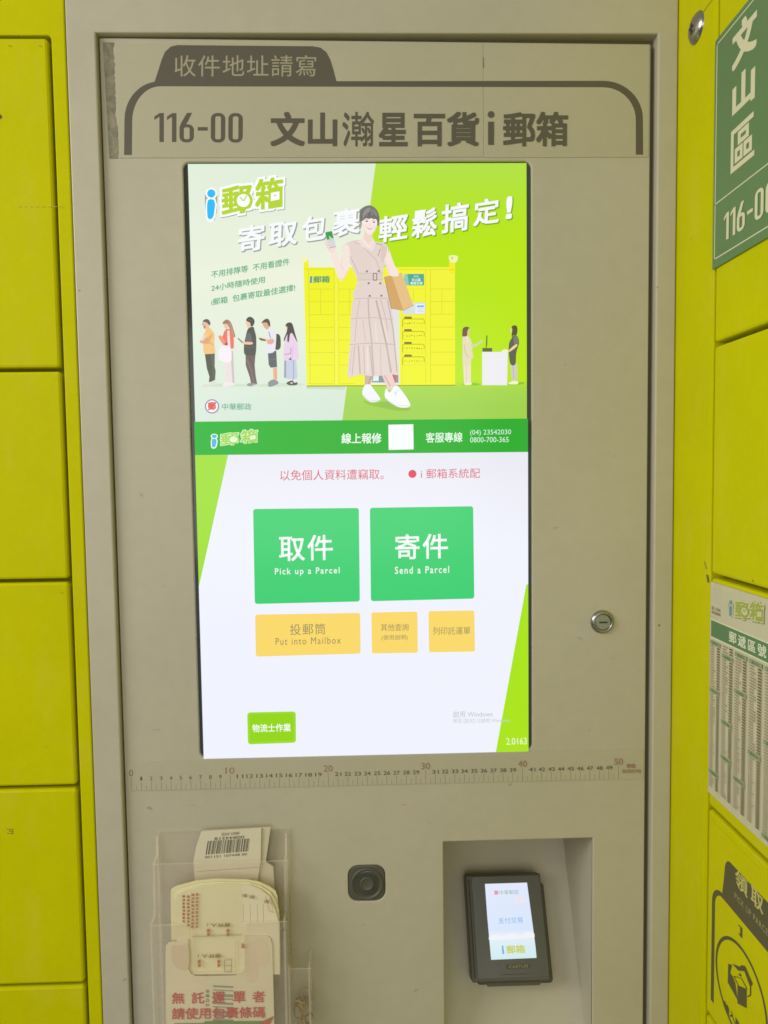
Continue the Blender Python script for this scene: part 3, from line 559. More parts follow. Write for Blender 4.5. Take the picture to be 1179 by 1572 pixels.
D.line(w1([(515, 296), (550, 286)]), .6, (160, 140, 130)); D.line(w1([(578, 330), (572, 362), (584, 366)]), .7, (232, 196, 186)); D.line(w1([(545, 384), (572, 400), (600, 392)]), 1.2, (214, 120, 124)); D.line(w1([(555, 386), (592, 388)]), .6, (252, 246, 246)); D.circ(490 + 530 / 7.37, 300 + 365 / 7.37, 2.0, (248, 218, 210)); D.circ(490 + 615 / 7.37, 300 + 375 / 7.37, 1.8, (248, 218, 210))
# --- menu
D.patch([(300, 694), (812, 690), (814, 1156), (310, 1168)], lambda u, v: mixc((232, 232, 240), (240, 242, 253), min(1, v / .3)), 6, 16)
D.patch([(290, 648), (812, 643), (814, 694), (290, 699)], lambda u, v: mixc((18, 178, 38), (2, 172, 10), min(1, u * 2.2)) if u < .8 else mixc((2, 172, 10), (34, 170, 44), (u - .8) / .2), 16, 4)
D.poly([(296, 699), (351.5, 698.6), (310, 878), (300, 900)], (160, 222, 40)); D.poly([(806.5, 896), (816, 896), (818, 1160), (760, 1160)], (170, 228, 22))
logo(lambda a, b: (325 + (a - 95) / 14.0, 660 + (b - 130) / 19.5), D, 0, .035, (160, 216, 90), (70, 180, 235), (240, 252, 225))
D.text('線上報修', (524.5, 681.5), (585.5, 681), (524.5, 665.5), (235, 252, 235), .018)
D.rquad([(596, 652.5), (634, 651.8), (634.5, 690.2), (596.4, 691)], .0002, (244, 248, 248))
D.text('客服專線', (653, 680), (709, 679), (653, 664.5), (228, 250, 230), .014)
D.text('(04) 23542030', (720.6, 670.2), (783, 669.4), (720.6, 660.4), (215, 246, 220), .0); D.text('0800-700-365', (720.6, 679.6), (779.5, 679), (720.6, 671.6), (215, 246, 220), .0)
RD = (216, 84, 108)
D.text('以免個人資料遭竊取。', (431, 738), (589, 736), (431, 721.6), RD, .006)
D.circ(632.6, 727.5, 6.2, (222, 66, 92)); D.text('i 郵箱系統配', (645.5, 735), (735.7, 733.8), (645.5, 719.8), RD, .006)
BG, BY, YT = (60, 207, 114), (250, 217, 106), (150, 138, 96)
D.rquad([(389.8, 781), (551, 779.4), (552.5, 922), (392.4, 925.8)], .0026, BG); D.rquad([(567.8, 779.2), (725.2, 776.8), (727, 917.6), (569.4, 921.6)], .0026, BG)
D.rquad([(393, 942), (553, 939.4), (553.6, 1001.4), (394, 1006)], .0026, BY); D.rquad([(570, 938.8), (640.2, 937.4), (641, 1000), (571, 1001.2)], .0022, BY); D.rquad([(657, 936.8), (727, 935.6), (728, 998.2), (658, 999.4)], .0022, BY)
D.rquad([(380.8, 1091.2), (454.8, 1089.6), (455.2, 1137.2), (382, 1139.8)], .0030, (158, 220, 34)); D.rquad([(384.5, 1094.2), (451.5, 1092.8), (451.8, 1134.2), (385.4, 1136.4)], .0022, (148, 214, 18))
WT = (246, 252, 248)
D.text('取件', (429.5, 861), (511.5, 858.6), (429, 822), WT, .012, space=1.1); D.text('Pick up a Parcel', (423, 884), (521.5, 882), (423, 871.4), WT, .01, space=1.25)
D.text('寄件', (606.4, 858.4), (687, 856), (606, 820), WT, .012, space=1.1); D.text('Send a Parcel', (606, 880), (688.5, 878.4), (606, 869), WT, .01, space=1.25)
D.text('投郵筒', (446, 973.4), (500, 972.2), (445.8, 956.4), YT, .004, space=1.12); D.text('Put into Mailbox', (424, 988.4), (523.6, 986.2), (424, 977.6), YT, .004, space=1.2)
D.text('其他查詢', (584.5, 967), (627, 966.4), (584.4, 956), YT, .004); D.text('(使用說明)', (585.6, 982), (625.4, 981.4), (585.6, 973), YT, .0)
D.text('列印託運單', (664, 973), (720.8, 972.2), (664, 961), YT, .004)
D.text('物流士作業', (388.6, 1121.4), (447.4, 1120.2), (388.4, 1109), (250, 255, 240), .015)
D.text('啟用 Windows', (694.6, 1099), (755, 1098), (694.4, 1089), (192, 192, 198), .004); D.text('移至 [設定] 以啟用 Windows。', (694.8, 1108.4), (782.5, 1107), (694.6, 1100.6), (198, 198, 202), .0)
D.text('2.0163', (775.6, 1140.4), (807, 1139.8), (775.4, 1130), (240, 250, 220), .008)
D.build('display_image', SCREEN, mon)

# ================================================================== ADDRESS SIGN ON THE KIOSK DOOR
sign = thing('address_sign', 'beige adhesive address strip with dark tab, 116-00 and Chinese lettering above the big screen', 'sign', (0.26, -0.0005, 1.83))
SG = DOOR.lifted(0.0006); SEAM = SG.px(742, 150)[0]
bm = bmesh.new(); plate(bm, SG, (0.0088, 1.7805, SEAM - .0002, 1.8876, 0.0004), (), 0, -0.0005, 0.00015)
bmobj('sheet', bm, LABELBASE, sign)
bm = bmesh.new(); plate(bm, SG, (SEAM + .0001, 1.7800, 0.5262, 1.8862, 0.0004), (), 0, -0.0005, 0.00015)
bmobj('sheet', bm, LABELBASE, sign)
bm = bmesh.new()
pts = [(-0.0030, 1.8888), (-0.0006, 1.7800)]
z = 1.7800
while z < 1.888:
    pts.append((0.0080 + random.uniform(-.0010, .0008) - (0.0012 if z > 1.81 else -0.0005), z)); z += random.uniform(.0012, .003)
pts.append((0.0076, 1.8884))
f = bm.faces.new([bm.verts.new(DOOR.p(a, b, 0.00035)) for a, b in pts]); 
r = bmesh.ops.extrude_face_region(bm, geom=[f]); bmesh.ops.translate(bm, verts=[e for e in r['geom'] if isinstance(e, bmesh.types.BMVert)], vec=(0, 0.0003, 0)); bmesh.ops.recalc_face_normals(bm, faces=bm.faces[:])
o = bmobj('torn_edge', bm, RESIDUE, sign); o['label'] = 'grey torn glue residue at the left end'
S = Ink(SG); INK = (88, 82, 68)
def arcpx(cx, cy, rx, ry, a0, a1, n=12): return [(cx + rx * math.cos(math.radians(a0 + (a1 - a0) * i / n)), cy - ry * math.sin(math.radians(a0 + (a1 - a0) * i / n))) for i in range(n + 1)]
S.poly([(190.5, 238)] + arcpx(244, 184, 53, 59, 180, 90) + arcpx(926, 182, 61, 58, 90, 0) + [(987.4, 237.5), (976, 237.5)] + arcpx(926, 184, 50, 50, 0, 90) + arcpx(246, 186, 43, 53.5, 90, 180) + [(202.6, 238)], INK)
S.poly([(236.5, 128), (243, 108), (248, 92), (253, 80), (262, 71.5), (272, 69.2), (480, 71), (492, 73), (501, 80), (507, 91), (512, 107), (517.5, 128)], INK)
S.text('收件地址請寫', (267.8, 117.5), (485.2, 117.5), (267.8, 84.5), (158, 149, 122), .004, space=1.08)
S.din('116-00', (237, 218), (372.5, 218.5), (237, 173.5), INK)
S.text('文山', (414.7, 225), (518, 225), (414.7, 171.5), INK, .034); S.text('氵', (525.5, 225), (537.5, 225), (525.5, 172.5), INK, .030); S.text('翰', (539, 225), (574, 225), (539, 171.5), INK, .014); S.text('星', (581, 225), (626, 225), (581, 173), INK, .030); S.text('百貨', (635, 225), (735.5, 225), (635, 171.5), INK, .030)
S.poly([(749.2, 187), (758.2, 187), (758.2, 222.5), (749.2, 222.5)], INK); S.circ(753.8, 176, 5.2, INK)
S.text('郵箱', (772, 225), (872, 225), (772, 171.5), INK, .028)
S.line([(741.6, 88), (742.2, 104)], 1.0, (110, 100, 82)); 
S.build('lettering', PRINT, sign)

# ================================================================== RULER STRIP
ruler = thing('ruler_strip', 'long adhesive centimetre ruler numbered 0 to 50 under the big screen', 'ruler', (0.26, -0.0005, 1.168))
RL = DOOR.lifted(0.0005)
bm = bmesh.new(); plate(bm, RL, (-0.0056, 1.1522, 0.5262, 1.1838, 0.0003), (), 0, -0.0004, 0.00015)
bmobj('sheet', bm, principled('ruler_film', alb((175, 167, 143)), 0.34, noise=0.03, nscale=10), ruler)
R = Ink(RL); RK = (112, 104, 86); RR = (150, 116, 96)
ZB = 1.1530
for k in range(0, 101):
    x = k * 0.005; h = 0.0140 if k % 20 == 0 else (0.0088 if k % 2 == 0 else 0.0055); w = 0.00028 if k % 2 else 0.0004
    R.rect(x - w / 2, ZB, x + w / 2, ZB + h, RK)
R.rect(0.0, ZB - 0.0001, 0.5, ZB + 0.0001, (140, 132, 108)); R.up()
for k in range(51):
    t = str(k); x = k * .01
    if k % 10 == 0:
        w = .0042 if k == 0 else .0092
        R.text(t, (x - w / 2, ZB + .0150), (x + w / 2, ZB + .0150), (x - w / 2, ZB + .0218), RR if k else RK, .004, local=True)
    else:
        w = (.0020 if k == 1 else .0028) if k < 10 else .0066
        R.text(t, (x - w / 2, ZB + .0102), (x + w / 2, ZB + .0102), (x - w / 2, ZB + .0142), (92, 84, 68), .0, local=True)
R.text('單位', (961.5, 1179), (975.5, 1178.6), (961.5, 1172.4), RR, .04); R.text('公分(CM)', (954.5, 1187.6), (983.5, 1187), (954.5, 1180.6), RR, .03)
R.build('markings', PRINT, ruler)

# ================================================================== LOCKER BANKS
def bank(name, label, pl, face, hole, seams, n0):
    t = thing(name, label, 'lockers', pl.p((face[0] + face[2]) / 2, 0, -0.2))
    bm = bmesh.new(); plate(bm, pl, (*face, 0.001), [(*hole, 0.003)], n0, n0 - 0.02, 0.0012); bmobj('face_frame', bm, YELLOW, t)
    bm = bmesh.new(); box(bm, pl, face[0] + .001, .002, n0 - .5, face[2] - .001, face[3] - .001, n0 - .06); bmobj('cabinet_body', bm, DARK, t)
    bm = bmesh.new(); plate(bm, pl, (hole[0] - .01, hole[1] - .01, hole[2] + .01, hole[3] + .01, .002), (), n0 - .012, n0 - .02, .0004); bmobj('gap_shade_lining', bm, YSHADE, t)  # sheet behind the door gaps, its darkened yellow standing for their shade
    g = 0.0019; doors = []
    for i, (z1, z0) in enumerate(zip(seams, seams[1:])):
        bm = bmesh.new(); k = random.uniform(-.0004, .0003)
        plate(bm, pl, (hole[0] + .0030, z0 + g, hole[2] - .0030, z1 - g, 0.0035), (), n0 + 0.0008 + k, n0 - 0.018, 0.0025)
        doors.append(bmobj('locker_door', bm, YELLOW, t))
    return t, doors
LB, ldoors = bank('locker_bank', 'yellow parcel locker bank at the left edge, flush beside the beige kiosk', DOOR, (-0.46, 0.0, FL - 0.0010, TOP), (-0.43, 0.09, -0.0500, 1.8920), [1.8910, 1.5775, 1.3704, 1.1607, 0.9534, 0.746, 0.54, 0.33, 0.0930], FR - 0.0008)
LB['group'] = 'yellow locker banks'
ink = Ink(DOOR.lifted(FR + .0006))
ink.poly([(-1, 174), (3, 179), (-1, 184)], (60, 50, 20)); scuff(ink, 16, 1276, 5, 1.6, .1, (130, 122, 30), 3); ink.line([(10, 1273), (19, 1273)], .9, (120, 112, 40)); ink.line([(19, 1273), (19, 1280)], .9, (120, 112, 40)); ink.line([(11, 1279), (19, 1280)], .8, (120, 112, 40))
scuff(ink, 62, 71, 4, 2, 1.0, (140, 132, 20), 3); scuff(ink, 14, 70, 5, 2, .4, (150, 142, 24), 3); scuff(ink, 94, 910, 4, 1.6, -.7, (140, 132, 20), 3); scuff(ink, 70, 1146, 3, 1.4, -.7, (140, 132, 20), 2)
for x in range(28, 100, 9): ink.line([(x, 317.5), (x + random.uniform(3, 7), 317.2)], .7, (164, 158, 28))
ink.build('door_marks', PRINT, ldoors[0])['kind'] = 'stuff'
WB, wdoors = bank('locker_bank', 'yellow parcel locker bank at right, turned square to the kiosk, with a green sign', WING, (-0.03, 0.0, 0.62, TOP), (0.0808, 0.09, 0.3900, 1.8920), [1.8910, 1.5815, 1.3768, 1.1640, 0.9680, 0.75, 0.54, 0.33, 0.0930], 0.0)
WB['group'] = 'yellow locker banks'
# shift the wing's own frame so that it starts where the kiosk frame meets it
bm = bmesh.new(); lathe(bm, WING, 0.0446, 1.8755, [(0.0135, 0.0), (0.0134, 0.0010), (0.0125, 0.0026), (0.0098, 0.0046), (0.0060, 0.0058), (0.0030, 0.0061), (0.0, 0.0062)], 36)
sw = bmobj('screw', bm, STEEL, WB, smooth=True)
bm = bmesh.new(); 
for dx, dy in ((0.0038, 0.0007), (0.0007, 0.0038)): box(bm, WING, 0.0446 - dx, 1.8755 - dy, 0.0055, 0.0446 + dx, 1.8755 + dy, 0.0065 if dx > dy else 0.00645)
bmobj('screw_slot', bm, DARK, sw)
bm = bmesh.new(); plate(bm, WING, (0.0125, 0.02, 0.0770, TOP - .02, 0.001), (), 0.0007, -0.001, 0.0007); bmobj('stile_cover', bm, YELLOW, WB)
ink = Ink(WING.lifted(0.0009))
ink.line([(1066, 38.5), (1087, 8), (1093, 0)], .9, (120, 112, 10)); 
ink.up()
ink.line([(1081, 862), (1085, 874)], 1.2, (120, 112, 20)); ink.line([(1085, 882), (1087, 894)], 2.2, (110, 102, 20)); ink.line([(1060, 366), (1061, 368)], 1.0, (150, 140, 20))
ink.build('stile_marks', PRINT, WB)['kind'] = 'stuff'
ink = Ink(WING.lifted(0.0012)); ink.line([(1155, 890), (1155.6, 893)], 1.2, (110, 100, 20)); scuff(ink, 1140, 700, 5, 1, .2, (168, 160, 20), 3); ink.build('door_marks', PRINT, wdoors[1])['kind'] = 'stuff'

# green district sign
gs = thing('district_sign', 'green vertical sign with cream Chinese district name and 116-00 on upper right locker', 'sign', WING.p(0.16, 1.75, 0.001))
GP = WING.lifted(0.0026)
bm = bmesh.new(); plate(bm, GP, (0.0822, 1.6470, 0.2700, 1.8412, 0.0005), (), 0, -0.0016, 0.0003)
bmobj('panel', bm, principled('green_sign_face', alb((92, 122, 80)), 0.38, noise=0.05, nscale=12), gs)
G = Ink(GP); CRM = (206, 200, 168)
z0, z1, a0, a1 = 1.6545, 1.8368, 0.0852, 0.2665
for q in ((a0, z0, a0 + .0012, z1), (a1 - .0012, z0, a1, z1), (a0, z1 - .0010, a1, z1), (a0, z0, a1, z0 + .0010), (a0, 1.7014, a1, 1.7024)): G.rect(*q, CRM)
G.up()
def wtext(ink, body, a0, z0, a1, z1, col, off=0.0, **k): ink.text(body, (a0, z0), (a1, z0), (a0, z1), col, off, local=True, **k)
wtext(G, '文', 0.1105, 1.7985, 0.1475, 1.8320, CRM, .045); wtext(G, '山', 0.1120, 1.7605, 0.1460, 1.7905, CRM, .045); wtext(G, '區', 0.1110, 1.7165, 0.1465, 1.7510, CRM, .022)
wtext(G, '氵', 0.1700, 1.7740, 0.1790, 1.8120, CRM, .035); wtext(G, '翰', 0.1805, 1.7740, 0.2080, 1.8120, CRM, .02); wtext(G, '星', 0.2150, 1.7740, 0.2500, 1.8120, CRM, .035); wtext(G, '百貨', 0.1700, 1.7240, 0.2500, 1.7620, CRM, .035)
da, db = GP.px(1111.5, 371)[0], GP.px(1157.5, 337.5)[0]
G.din('116-00', (da, GP.px(1111.5, 371)[1]), (da + (db - da) * 1.62, GP.px(1111.5, 371)[1]), (da, GP.px(1111.5, 330)[1]), CRM, .16, local=True)
G.build('lettering', PRINT, gs)

# postcode poster
ps = thing('postcode_poster', 'cream postcode table poster with green heading on the right lockers', 'poster', WING.p(0.19, 1.27, 0.001))
PP = WING.lifted(0.0022)
bm = bmesh.new(); plate(bm, PP, (0.0858, 1.1785, 0.3600, 1.3715, 0.0003), (), 0, -0.0012, 0.0002)
bmobj('sheet', bm, principled('poster_paper', alb((190, 182, 152)), 0.5, noise=0.04, nscale=14), ps)
Q = Ink(PP); PG = (84, 118, 78)
zt_, zb_ = 1.3372, 1.3225
Q.rect(0.0880, zb_ - .0012, 0.356, zt_ + .0012, (208, 202, 170)); Q.up(); Q.rect(0.0880, zb_, 0.356, zt_, PG); Q.up()
wtext(Q, '郵遞區號前三碼一覽表', 0.1185, 1.3250, 0.2600, 1.3348, (206, 206, 180), .02, space=1.3)
Q.rect(0.0866, 1.3405, 0.1005, 1.3408, (150, 142, 110)); Q.rect(0.0890, 1.3520, 0.1035, 1.3690, (196, 188, 160)); Q.up(); Q.rect(0.0897, 1.3527, 0.1028, 1.3683, (186, 178, 150)); Q.up()
wtext(Q, '線上查詢', 0.0885, 1.3470, 0.1040, 1.3500, (130, 120, 100), .02); wtext(Q, '使用說明', 0.0885, 1.3432, 0.1040, 1.3462, (130, 120, 100), .02)
LA0, LA1 = PP.px(1118.5, 930)[0], PP.px(1173, 950)[0]; LB1, LB0 = PP.px(1130, 914)[1], PP.px(1168, 968)[1]
def T_(a, b):   # logo on the poster, in plane coordinates turned back into the logo routine's photo space
    A, B = LA0 + (a - 95) / 1010 * (LA1 - LA0), LB1 - (b - 130) / 570 * (LB1 - LB0)
    w = PP.p(A, B) - CAM; dz = w.dot(CF); return (CX + FPX * w.dot(CR) / dz, CY - FPX * w.dot(CU) / dz)
logo(T_, Q, 0, .07, (150, 158, 62), (104, 136, 142), (196, 190, 150), (140, 130, 96))
REG = [('臺北市', '中正 大同 中山 松山 大安 萬華 信義 士林 北投 內湖 南港 文山', [100, 103, 104, 105, 106, 108, 110, 111, 112, 114, 115, 116]),
       ('基隆市', '仁愛 信義 中正 中山 安樂 暖暖 七堵', list(range(200, 207))),
       ('新北市', '萬里 金山 板橋 汐止 深坑 石碇 瑞芳 平溪 雙溪 貢寮 新店 坪林 烏來 永和 中和 土城 三峽 樹林 鶯歌 三重 新莊 泰山 林口 蘆洲 五股 八里 淡水 三芝 石門', [207, 208, 220, 221, 222, 223, 224, 226, 227, 228, 231, 232, 233, 234, 235, 236, 237, 238, 239, 241, 242, 243, 244, 247, 248, 249, 251, 252, 253]),
       ('宜蘭縣', '宜蘭 頭城 礁溪 壯圍 員山 羅東 三星 大同 五結 冬山 蘇澳 南澳', [260, 261, 262, 263, 264, 265, 266, 267, 268, 269, 270, 272]),
       ('新竹縣', '竹北 湖口 新豐 新埔 關西 芎林 寶山 竹東 五峰 橫山 尖石 北埔 峨眉', [302, 303, 304, 305, 306, 307, 308, 310, 311, 312, 313, 314, 315]),
       ('桃園市', '中壢 平鎮 龍潭 楊梅 新屋 觀音 桃園 龜山 八德 大溪 復興 大園 蘆竹', [320, 324, 325, 326, 327, 328, 330, 333, 334, 335, 336, 337, 338]),
       ('苗栗縣', '竹南 頭份 三灣 南庄 獅潭 後龍 通霄 苑裡 苗栗 造橋 頭屋 公館 大湖 泰安 銅鑼 三義 西湖 卓蘭', [350, 351, 352, 353, 354, 356, 357, 358, 360, 361, 362, 363, 364, 365, 366, 367, 368, 369]),
       ('臺中市', '中區 東區 南區 西區 北區 北屯 西屯 南屯 太平 大里 霧峰 烏日 豐原 后里 石岡 東勢 和平 新社 潭子 大雅 神岡 大肚 沙鹿 龍井 梧棲 清水 大甲 外埔 大安', [400, 401, 402, 403, 404, 406, 407, 408, 411, 412, 413, 414, 420, 421, 422, 423, 424, 426, 427, 428, 429, 432, 433, 434, 435, 436, 437, 438, 439])]
rows = []
for n_, names, codes in REG:
    rows.append(('H', n_)); rows += [('R', nm, cd_) for nm, cd_ in zip(names.split(), codes)]
colx = [(0.0880, 0.1052), (0.1085, 0.1265), (0.1295, 0.1480), (0.1515, 0.1700), (0.1735, 0.1920), (0.1955, 0.2140), (0.2175, 0.2360), (0.2395, 0.2580)]
per = 58; ZT0, pitch = 1.3205, 0.00240
rng = random.Random(3)
for ci, (cx0, cx1) in enumerate(colx):
    Q.rect(cx0 - .0012, 1.181, cx0 - .0010, 1.3205, (160, 164, 130)); w = cx1 - cx0; k = -1; ri = 2 * ci + 1; nxt = 0 if ci != 1 else 3
    while k < per - 3:
        k += 1; zz = ZT0 - (k + 1) * pitch
        if k == nxt:
            nm = REG[ri % len(REG)]; ri += 1; nxt = k + 2 + rng.choice((11, 16, 22, 29)); k += 1; zz -= pitch
            Q.rect(cx0, zz + .0001, cx1, zz + pitch * 1.6, (132, 144, 108)); Q.n += 1
            wtext(Q, nm[0], cx0 + w * .2, zz + .0005, cx0 + w * .8, zz + .0031, (92, 108, 72), .02); Q.n -= 2
            continue
        c1 = rng.choice(((140, 122, 100), (150, 130, 106), (134, 120, 104))); c2 = rng.choice(((92, 80, 56), (104, 90, 62), (104, 78, 56)))
        x = cx0 + w * .06
        for q in range(rng.choice((2, 2, 3))):
            Q.rect(x, zz + .0004, x + w * .12, zz + .00150, c1); x += w * .17
        Q.rect(cx0 + w * .68, zz + .0003, cx0 + w * .95, zz + .00165, c2)
Q.up(6)
Q.build('printed_table', PRINT, ps)

# pick-up instructions printed on the locker door below the poster
FP = WING.lifted(0.0016)
fd = wdoors[3]
bm = bmesh.new(); plate(bm, FP, (0.0885, 0.9755, 0.3780, 1.1545, 0.0006), (), 0, -0.0010, 0.0003)
film = bmobj('instruction_film', bm, principled('yellow_film', alb((190, 185, 0)), 0.5, spec=0.06, noise=0.05, nscale=9), fd)
I = Ink(FP); IK = (82, 76, 40)
def wz(u, v): return FP.px(u, v)
lx = wz(1092, 1460)[0]; tz = wz(1101, 1362)[1]
ro = 0.0175; wd = 0.0056
outer = [(lx, 0.9880)] + [(lx + ro - ro * math.cos(t), tz - ro + ro * math.sin(t)) for t in [i * PI / 20 for i in range(11)]] + [(0.36, tz)]
inner = [(0.36, tz - .0042)] + [(lx + ro - (ro - wd) * math.cos(t), tz - ro + (ro - .0042) * math.sin(t)) for t in [i * PI / 20 for i in range(10, -1, -1)]] + [(lx + wd, 0.9880)]
I.loc(outer + inner, IK)
t0 = wz(1110, 1360)[0]; tt = 1.1345
I.loc([(t0 - .002, tz - .003), (t0 + .0008, tz + .012), (t0 + .0028, tt - .008), (t0 + .0044, tt - .0042), (t0 + .0068, tt - .0014), (t0 + .0105, tt), (0.205, tt), (0.2085, tt - .002), (0.2105, tt - .006), (0.2165, tz - .003)], IK)
CT = (186, 176, 100)
def wbox(body, ul, ur, tv, bv, col, off):     # u left / right, (u, v) of the top and of the bottom
    zt2, zb2 = wz(*tv)[1], wz(*bv)[1]; wtext(I, body, wz(ul, tv[1])[0], zb2, wz(ur, tv[1])[0], zt2, col, off)
wbox('領', 1129, 1148.5, (1131, 1334), (1140, 1371), CT, .02); wbox('取', 1153, 1172.5, (1155, 1360), (1164, 1397), CT, .02)
pa, pb_ = wz(1128, 1370), wz(1179, 1424)
wtext(I, 'PICK UP PARCEL', pa[0], wz(1129, 1380)[1], pa[0] + (pb_[0] - pa[0]) * 14 / 13, wz(1129, 1370.5)[1], (160, 150, 92), .005, space=1.15)
I.ring(0.14355, 1.0322, 0.0408, 0.0029, IK); I.ring(0.2450, 1.0322, 0.0405, 0.0024, IK)
b0 = wz(1133, 1417); b1 = wz(1139, 1441)
n1, n2 = wz(1134, 1418), wz(1140, 1441); I.din('1', (n1[0] - .0004, n2[1]), (n1[0] + .0052, n2[1]), (n1[0] - .0004, n1[1]), IK, .2, local=True); I.rect(n1[0] + .0002, n2[1] - .0003, n1[0] + .0062, n2[1] + .0010, IK); wtext(I, '2', 0.2400, 1.0790, 0.2480, 1.0905, IK, .03)
c5 = lambda pts: [(1020 + x / 4.226, 1200 + y / 4.226) for x, y in pts]
I.poly(c5([(415, 1180), (440, 1190), (428, 1240), (446, 1268), (462, 1310), (476, 1418), (412, 1302)]), IK)
I.poly(c5([(440, 1180), (490, 1200), (500, 1190), (525, 1195), (575, 1310), (560, 1340), (520, 1230), (480, 1225)]), IK)
I.poly(c5([(478, 1320), (535, 1345), (535, 1470), (478, 1440)]), IK)
I.line(c5([(452, 1262), (478, 1315), (478, 1440)]), 1.2, IK); I.line(c5([(452, 1262), (500, 1275), (538, 1345)]), 1.2, IK); I.line(c5([(560, 1335), (560, 1385), (540, 1395)]), 2.0, IK); I.line(c5([(490, 1240), (500, 1262), (480, 1250)]), 1.2, IK)
wtext(I, '輸入取件碼', 0.1180, 0.9990, 0.1650, 1.0060, IK, .03)
I.build('pickup_instructions', PRINT, film)

# ================================================================== CARD READER IN THE NICHE
ct, st = 0.8952, 0.4457
RDP = Plane((0, ta - 0.03, 0), (1, 0, 0), (0, st, ct), (0, -ct, st))    # its glass face
rdr = thing('card_reader', 'black payment card reader with small lit screen tilted in the kiosk niche', 'card reader', (0.394, 0.03, 0.96))
BA0, BA1, BB0, BB1 = 0.3502, 0.4362, 1.0262, 1.1300
bm = bmesh.new(); plate(bm, RDP, (BA0, BB0, BA1, BB1, 0.0022), (), -0.0005, -0.020, 0.0016); bd = bmobj('body', bm, BLACKP, rdr)
bm = bmesh.new(); plate(bm, RDP, (BA0 + 0.006, BB0 - 0.0035, BA1 + 0.0042, BB1 - 0.010, 0.004), [(BA0 + .018, BB0 - .0030, BA1 - .012, BB0 + .0012, .0006)], -0.0065, -0.0268, 0.002); bmobj('back_cover', bm, principled('olive_black_plastic', (0.085, 0.078, 0.045), .5), rdr)
bm = bmesh.new(); plate(bm, RDP, (BA0 + 0.0065, BB0 + 0.0035, BA1 - 0.0012, BB1 - 0.0014, 0.003), (), 0.0003, -0.001, 0.0003); bmobj('front_glass', bm, principled('reader_glass', (0.095, 0.09, 0.068), 0.25, noise=.05), rdr)
bm = bmesh.new(); plate(bm, RDP, (BA0 + 0.0028, BB0 + .004, BA0 + 0.0040, BB1 - .004, 0.0004), (), 0.0001, -0.001, 0.0001); bmobj('side_groove', bm, principled('groove_dark', (0.03, 0.03, 0.02), .6), rdr)
E0, E1, F0, F1 = 0.3720, 0.4216, 1.0476, 1.1212
K = Ink(RDP.lifted(0.0004), 0.000010, (E0 - .0003, F0 - .0005, E1 + .0012, F1 + .0005), rgb)
tlp = [(743.5, 1357), (809, 1355), (824.5, 1470.5), (754, 1473.5)]
K.patch(tlp, lambda u, v: mixc((224, 230, 250), (214, 228, 250), v / .6) if v < .68 else mixc((226, 236, 246), (206, 232, 236), (v - .68) / .32), 4, 16)
def ks(u, v):
    return tuple((tlp[0][k] * (1 - u) + tlp[1][k] * u) * (1 - v) + (tlp[3][k] * (1 - u) + tlp[2][k] * u) * v for k in (0, 1))
def kt(b, u0, v1, u1, v0, col, off=0): K.text(b, ks(u0, v1), ks(u1, v1), ks(u0, v0), col, off)
K.blob([ks(.62, .27), ks(.68, .19), ks(.82, .17), ks(.93, .23), ks(.9, .26)], (230, 228, 240)); K.blob([ks(0, .70), ks(.15, .67), ks(.3, .69), ks(.5, .66), ks(.7, .69), ks(.85, .65), ks(1, .67), ks(1, .73), ks(0, .74)], (236, 240, 248))
kt('郵', .21, .15, .31, .09, (226, 150, 172), .06); kt('中華郵政', .33, .15, .78, .09, (150, 182, 168), .0)
kt('支付交易', .24, .53, .79, .45, (120, 176, 232), .0)
kt('i', .255, .93, .30, .82, (96, 170, 220), .03); kt('郵箱', .35, .93, .76, .82, (200, 206, 90), .03)
K.build('small_display', SCREEN, rdr)
K2 = Ink(RDP.lifted(0.0004)); K2.poly([(777, 1481), (813, 1480), (814, 1486), (778, 1488)], (62, 62, 20))
K2.text('CASTLES', (781, 1486.4), (811, 1485), (781, 1482), (130, 126, 104), .02); K2.line([(768, 1496.6), (812, 1495)], 1.0, (60, 56, 34)); K2.build('name_plate', PRINT, rdr)

# ================================================================== CLEAR LEAFLET HOLDER
hold = thing('leaflet_holder', 'clear acrylic tiered leaflet holder fixed to the kiosk below the ruler', 'leaflet holder', (0.093, -0.002, 0.86))
HX0, HX1 = 0.0262, 0.1592
D1, D2 = 0.0190, 0.0335
P1, P2 = DOOR.lifted(D1), DOOR.lifted(D2)
ZH = 1.1098; Z1T = P1.px(300, 1326)[1]; Z2T = P2.px(260, 1421)[1]; ZBOT = 0.86
def slab(name, pl, outline, th, parent, notch=None):
    """acrylic sheet: clear faces, whitish cut edges"""
    bm = bmesh.new(); f = [bm.verts.new(pl.p(a, b, 0)) for a, b in outline]; k = [bm.verts.new(pl.p(a, b, -th)) for a, b in outline]; n = len(f)
    es = [bm.edges.new((f[i], f[(i + 1) % n])) for i in range(n)]
    bmesh.ops.triangle_fill(bm, edges=es, use_beauty=False, normal=pl.N); 
    for fc in bm.faces: fc.material_index = 0
    for i in range(n):
        j = (i + 1) % n; e = bm.faces.new((f[i], f[j], k[j], k[i])); e.material_index = 1
    return bmobj(name, bm, None, parent, mats=[ACRYL, ACEDGE])
slab('back_plate', DOOR.lifted(0.0026), [(HX0, ZBOT), (HX1, ZBOT), (HX1, ZH), (HX0, ZH)], 0.0022, hold)
nx0, nx1 = P2.px(291, 1430)[0], P2.px(374, 1430)[0]; nzb = P2.px(330, 1495)[1]; r = 0.006
notch = [(nx1, Z2T)] + [(nx1 - r + r * math.cos(t), nzb + r - r * math.sin(t)) for t in [i * PI / 12 for i in range(7)]] + [(nx0 + r - r * math.sin(t), nzb + r - r * math.cos(t)) for t in [i * PI / 12 for i in range(7)]] + [(nx0, Z2T)]
rr2 = 0.003
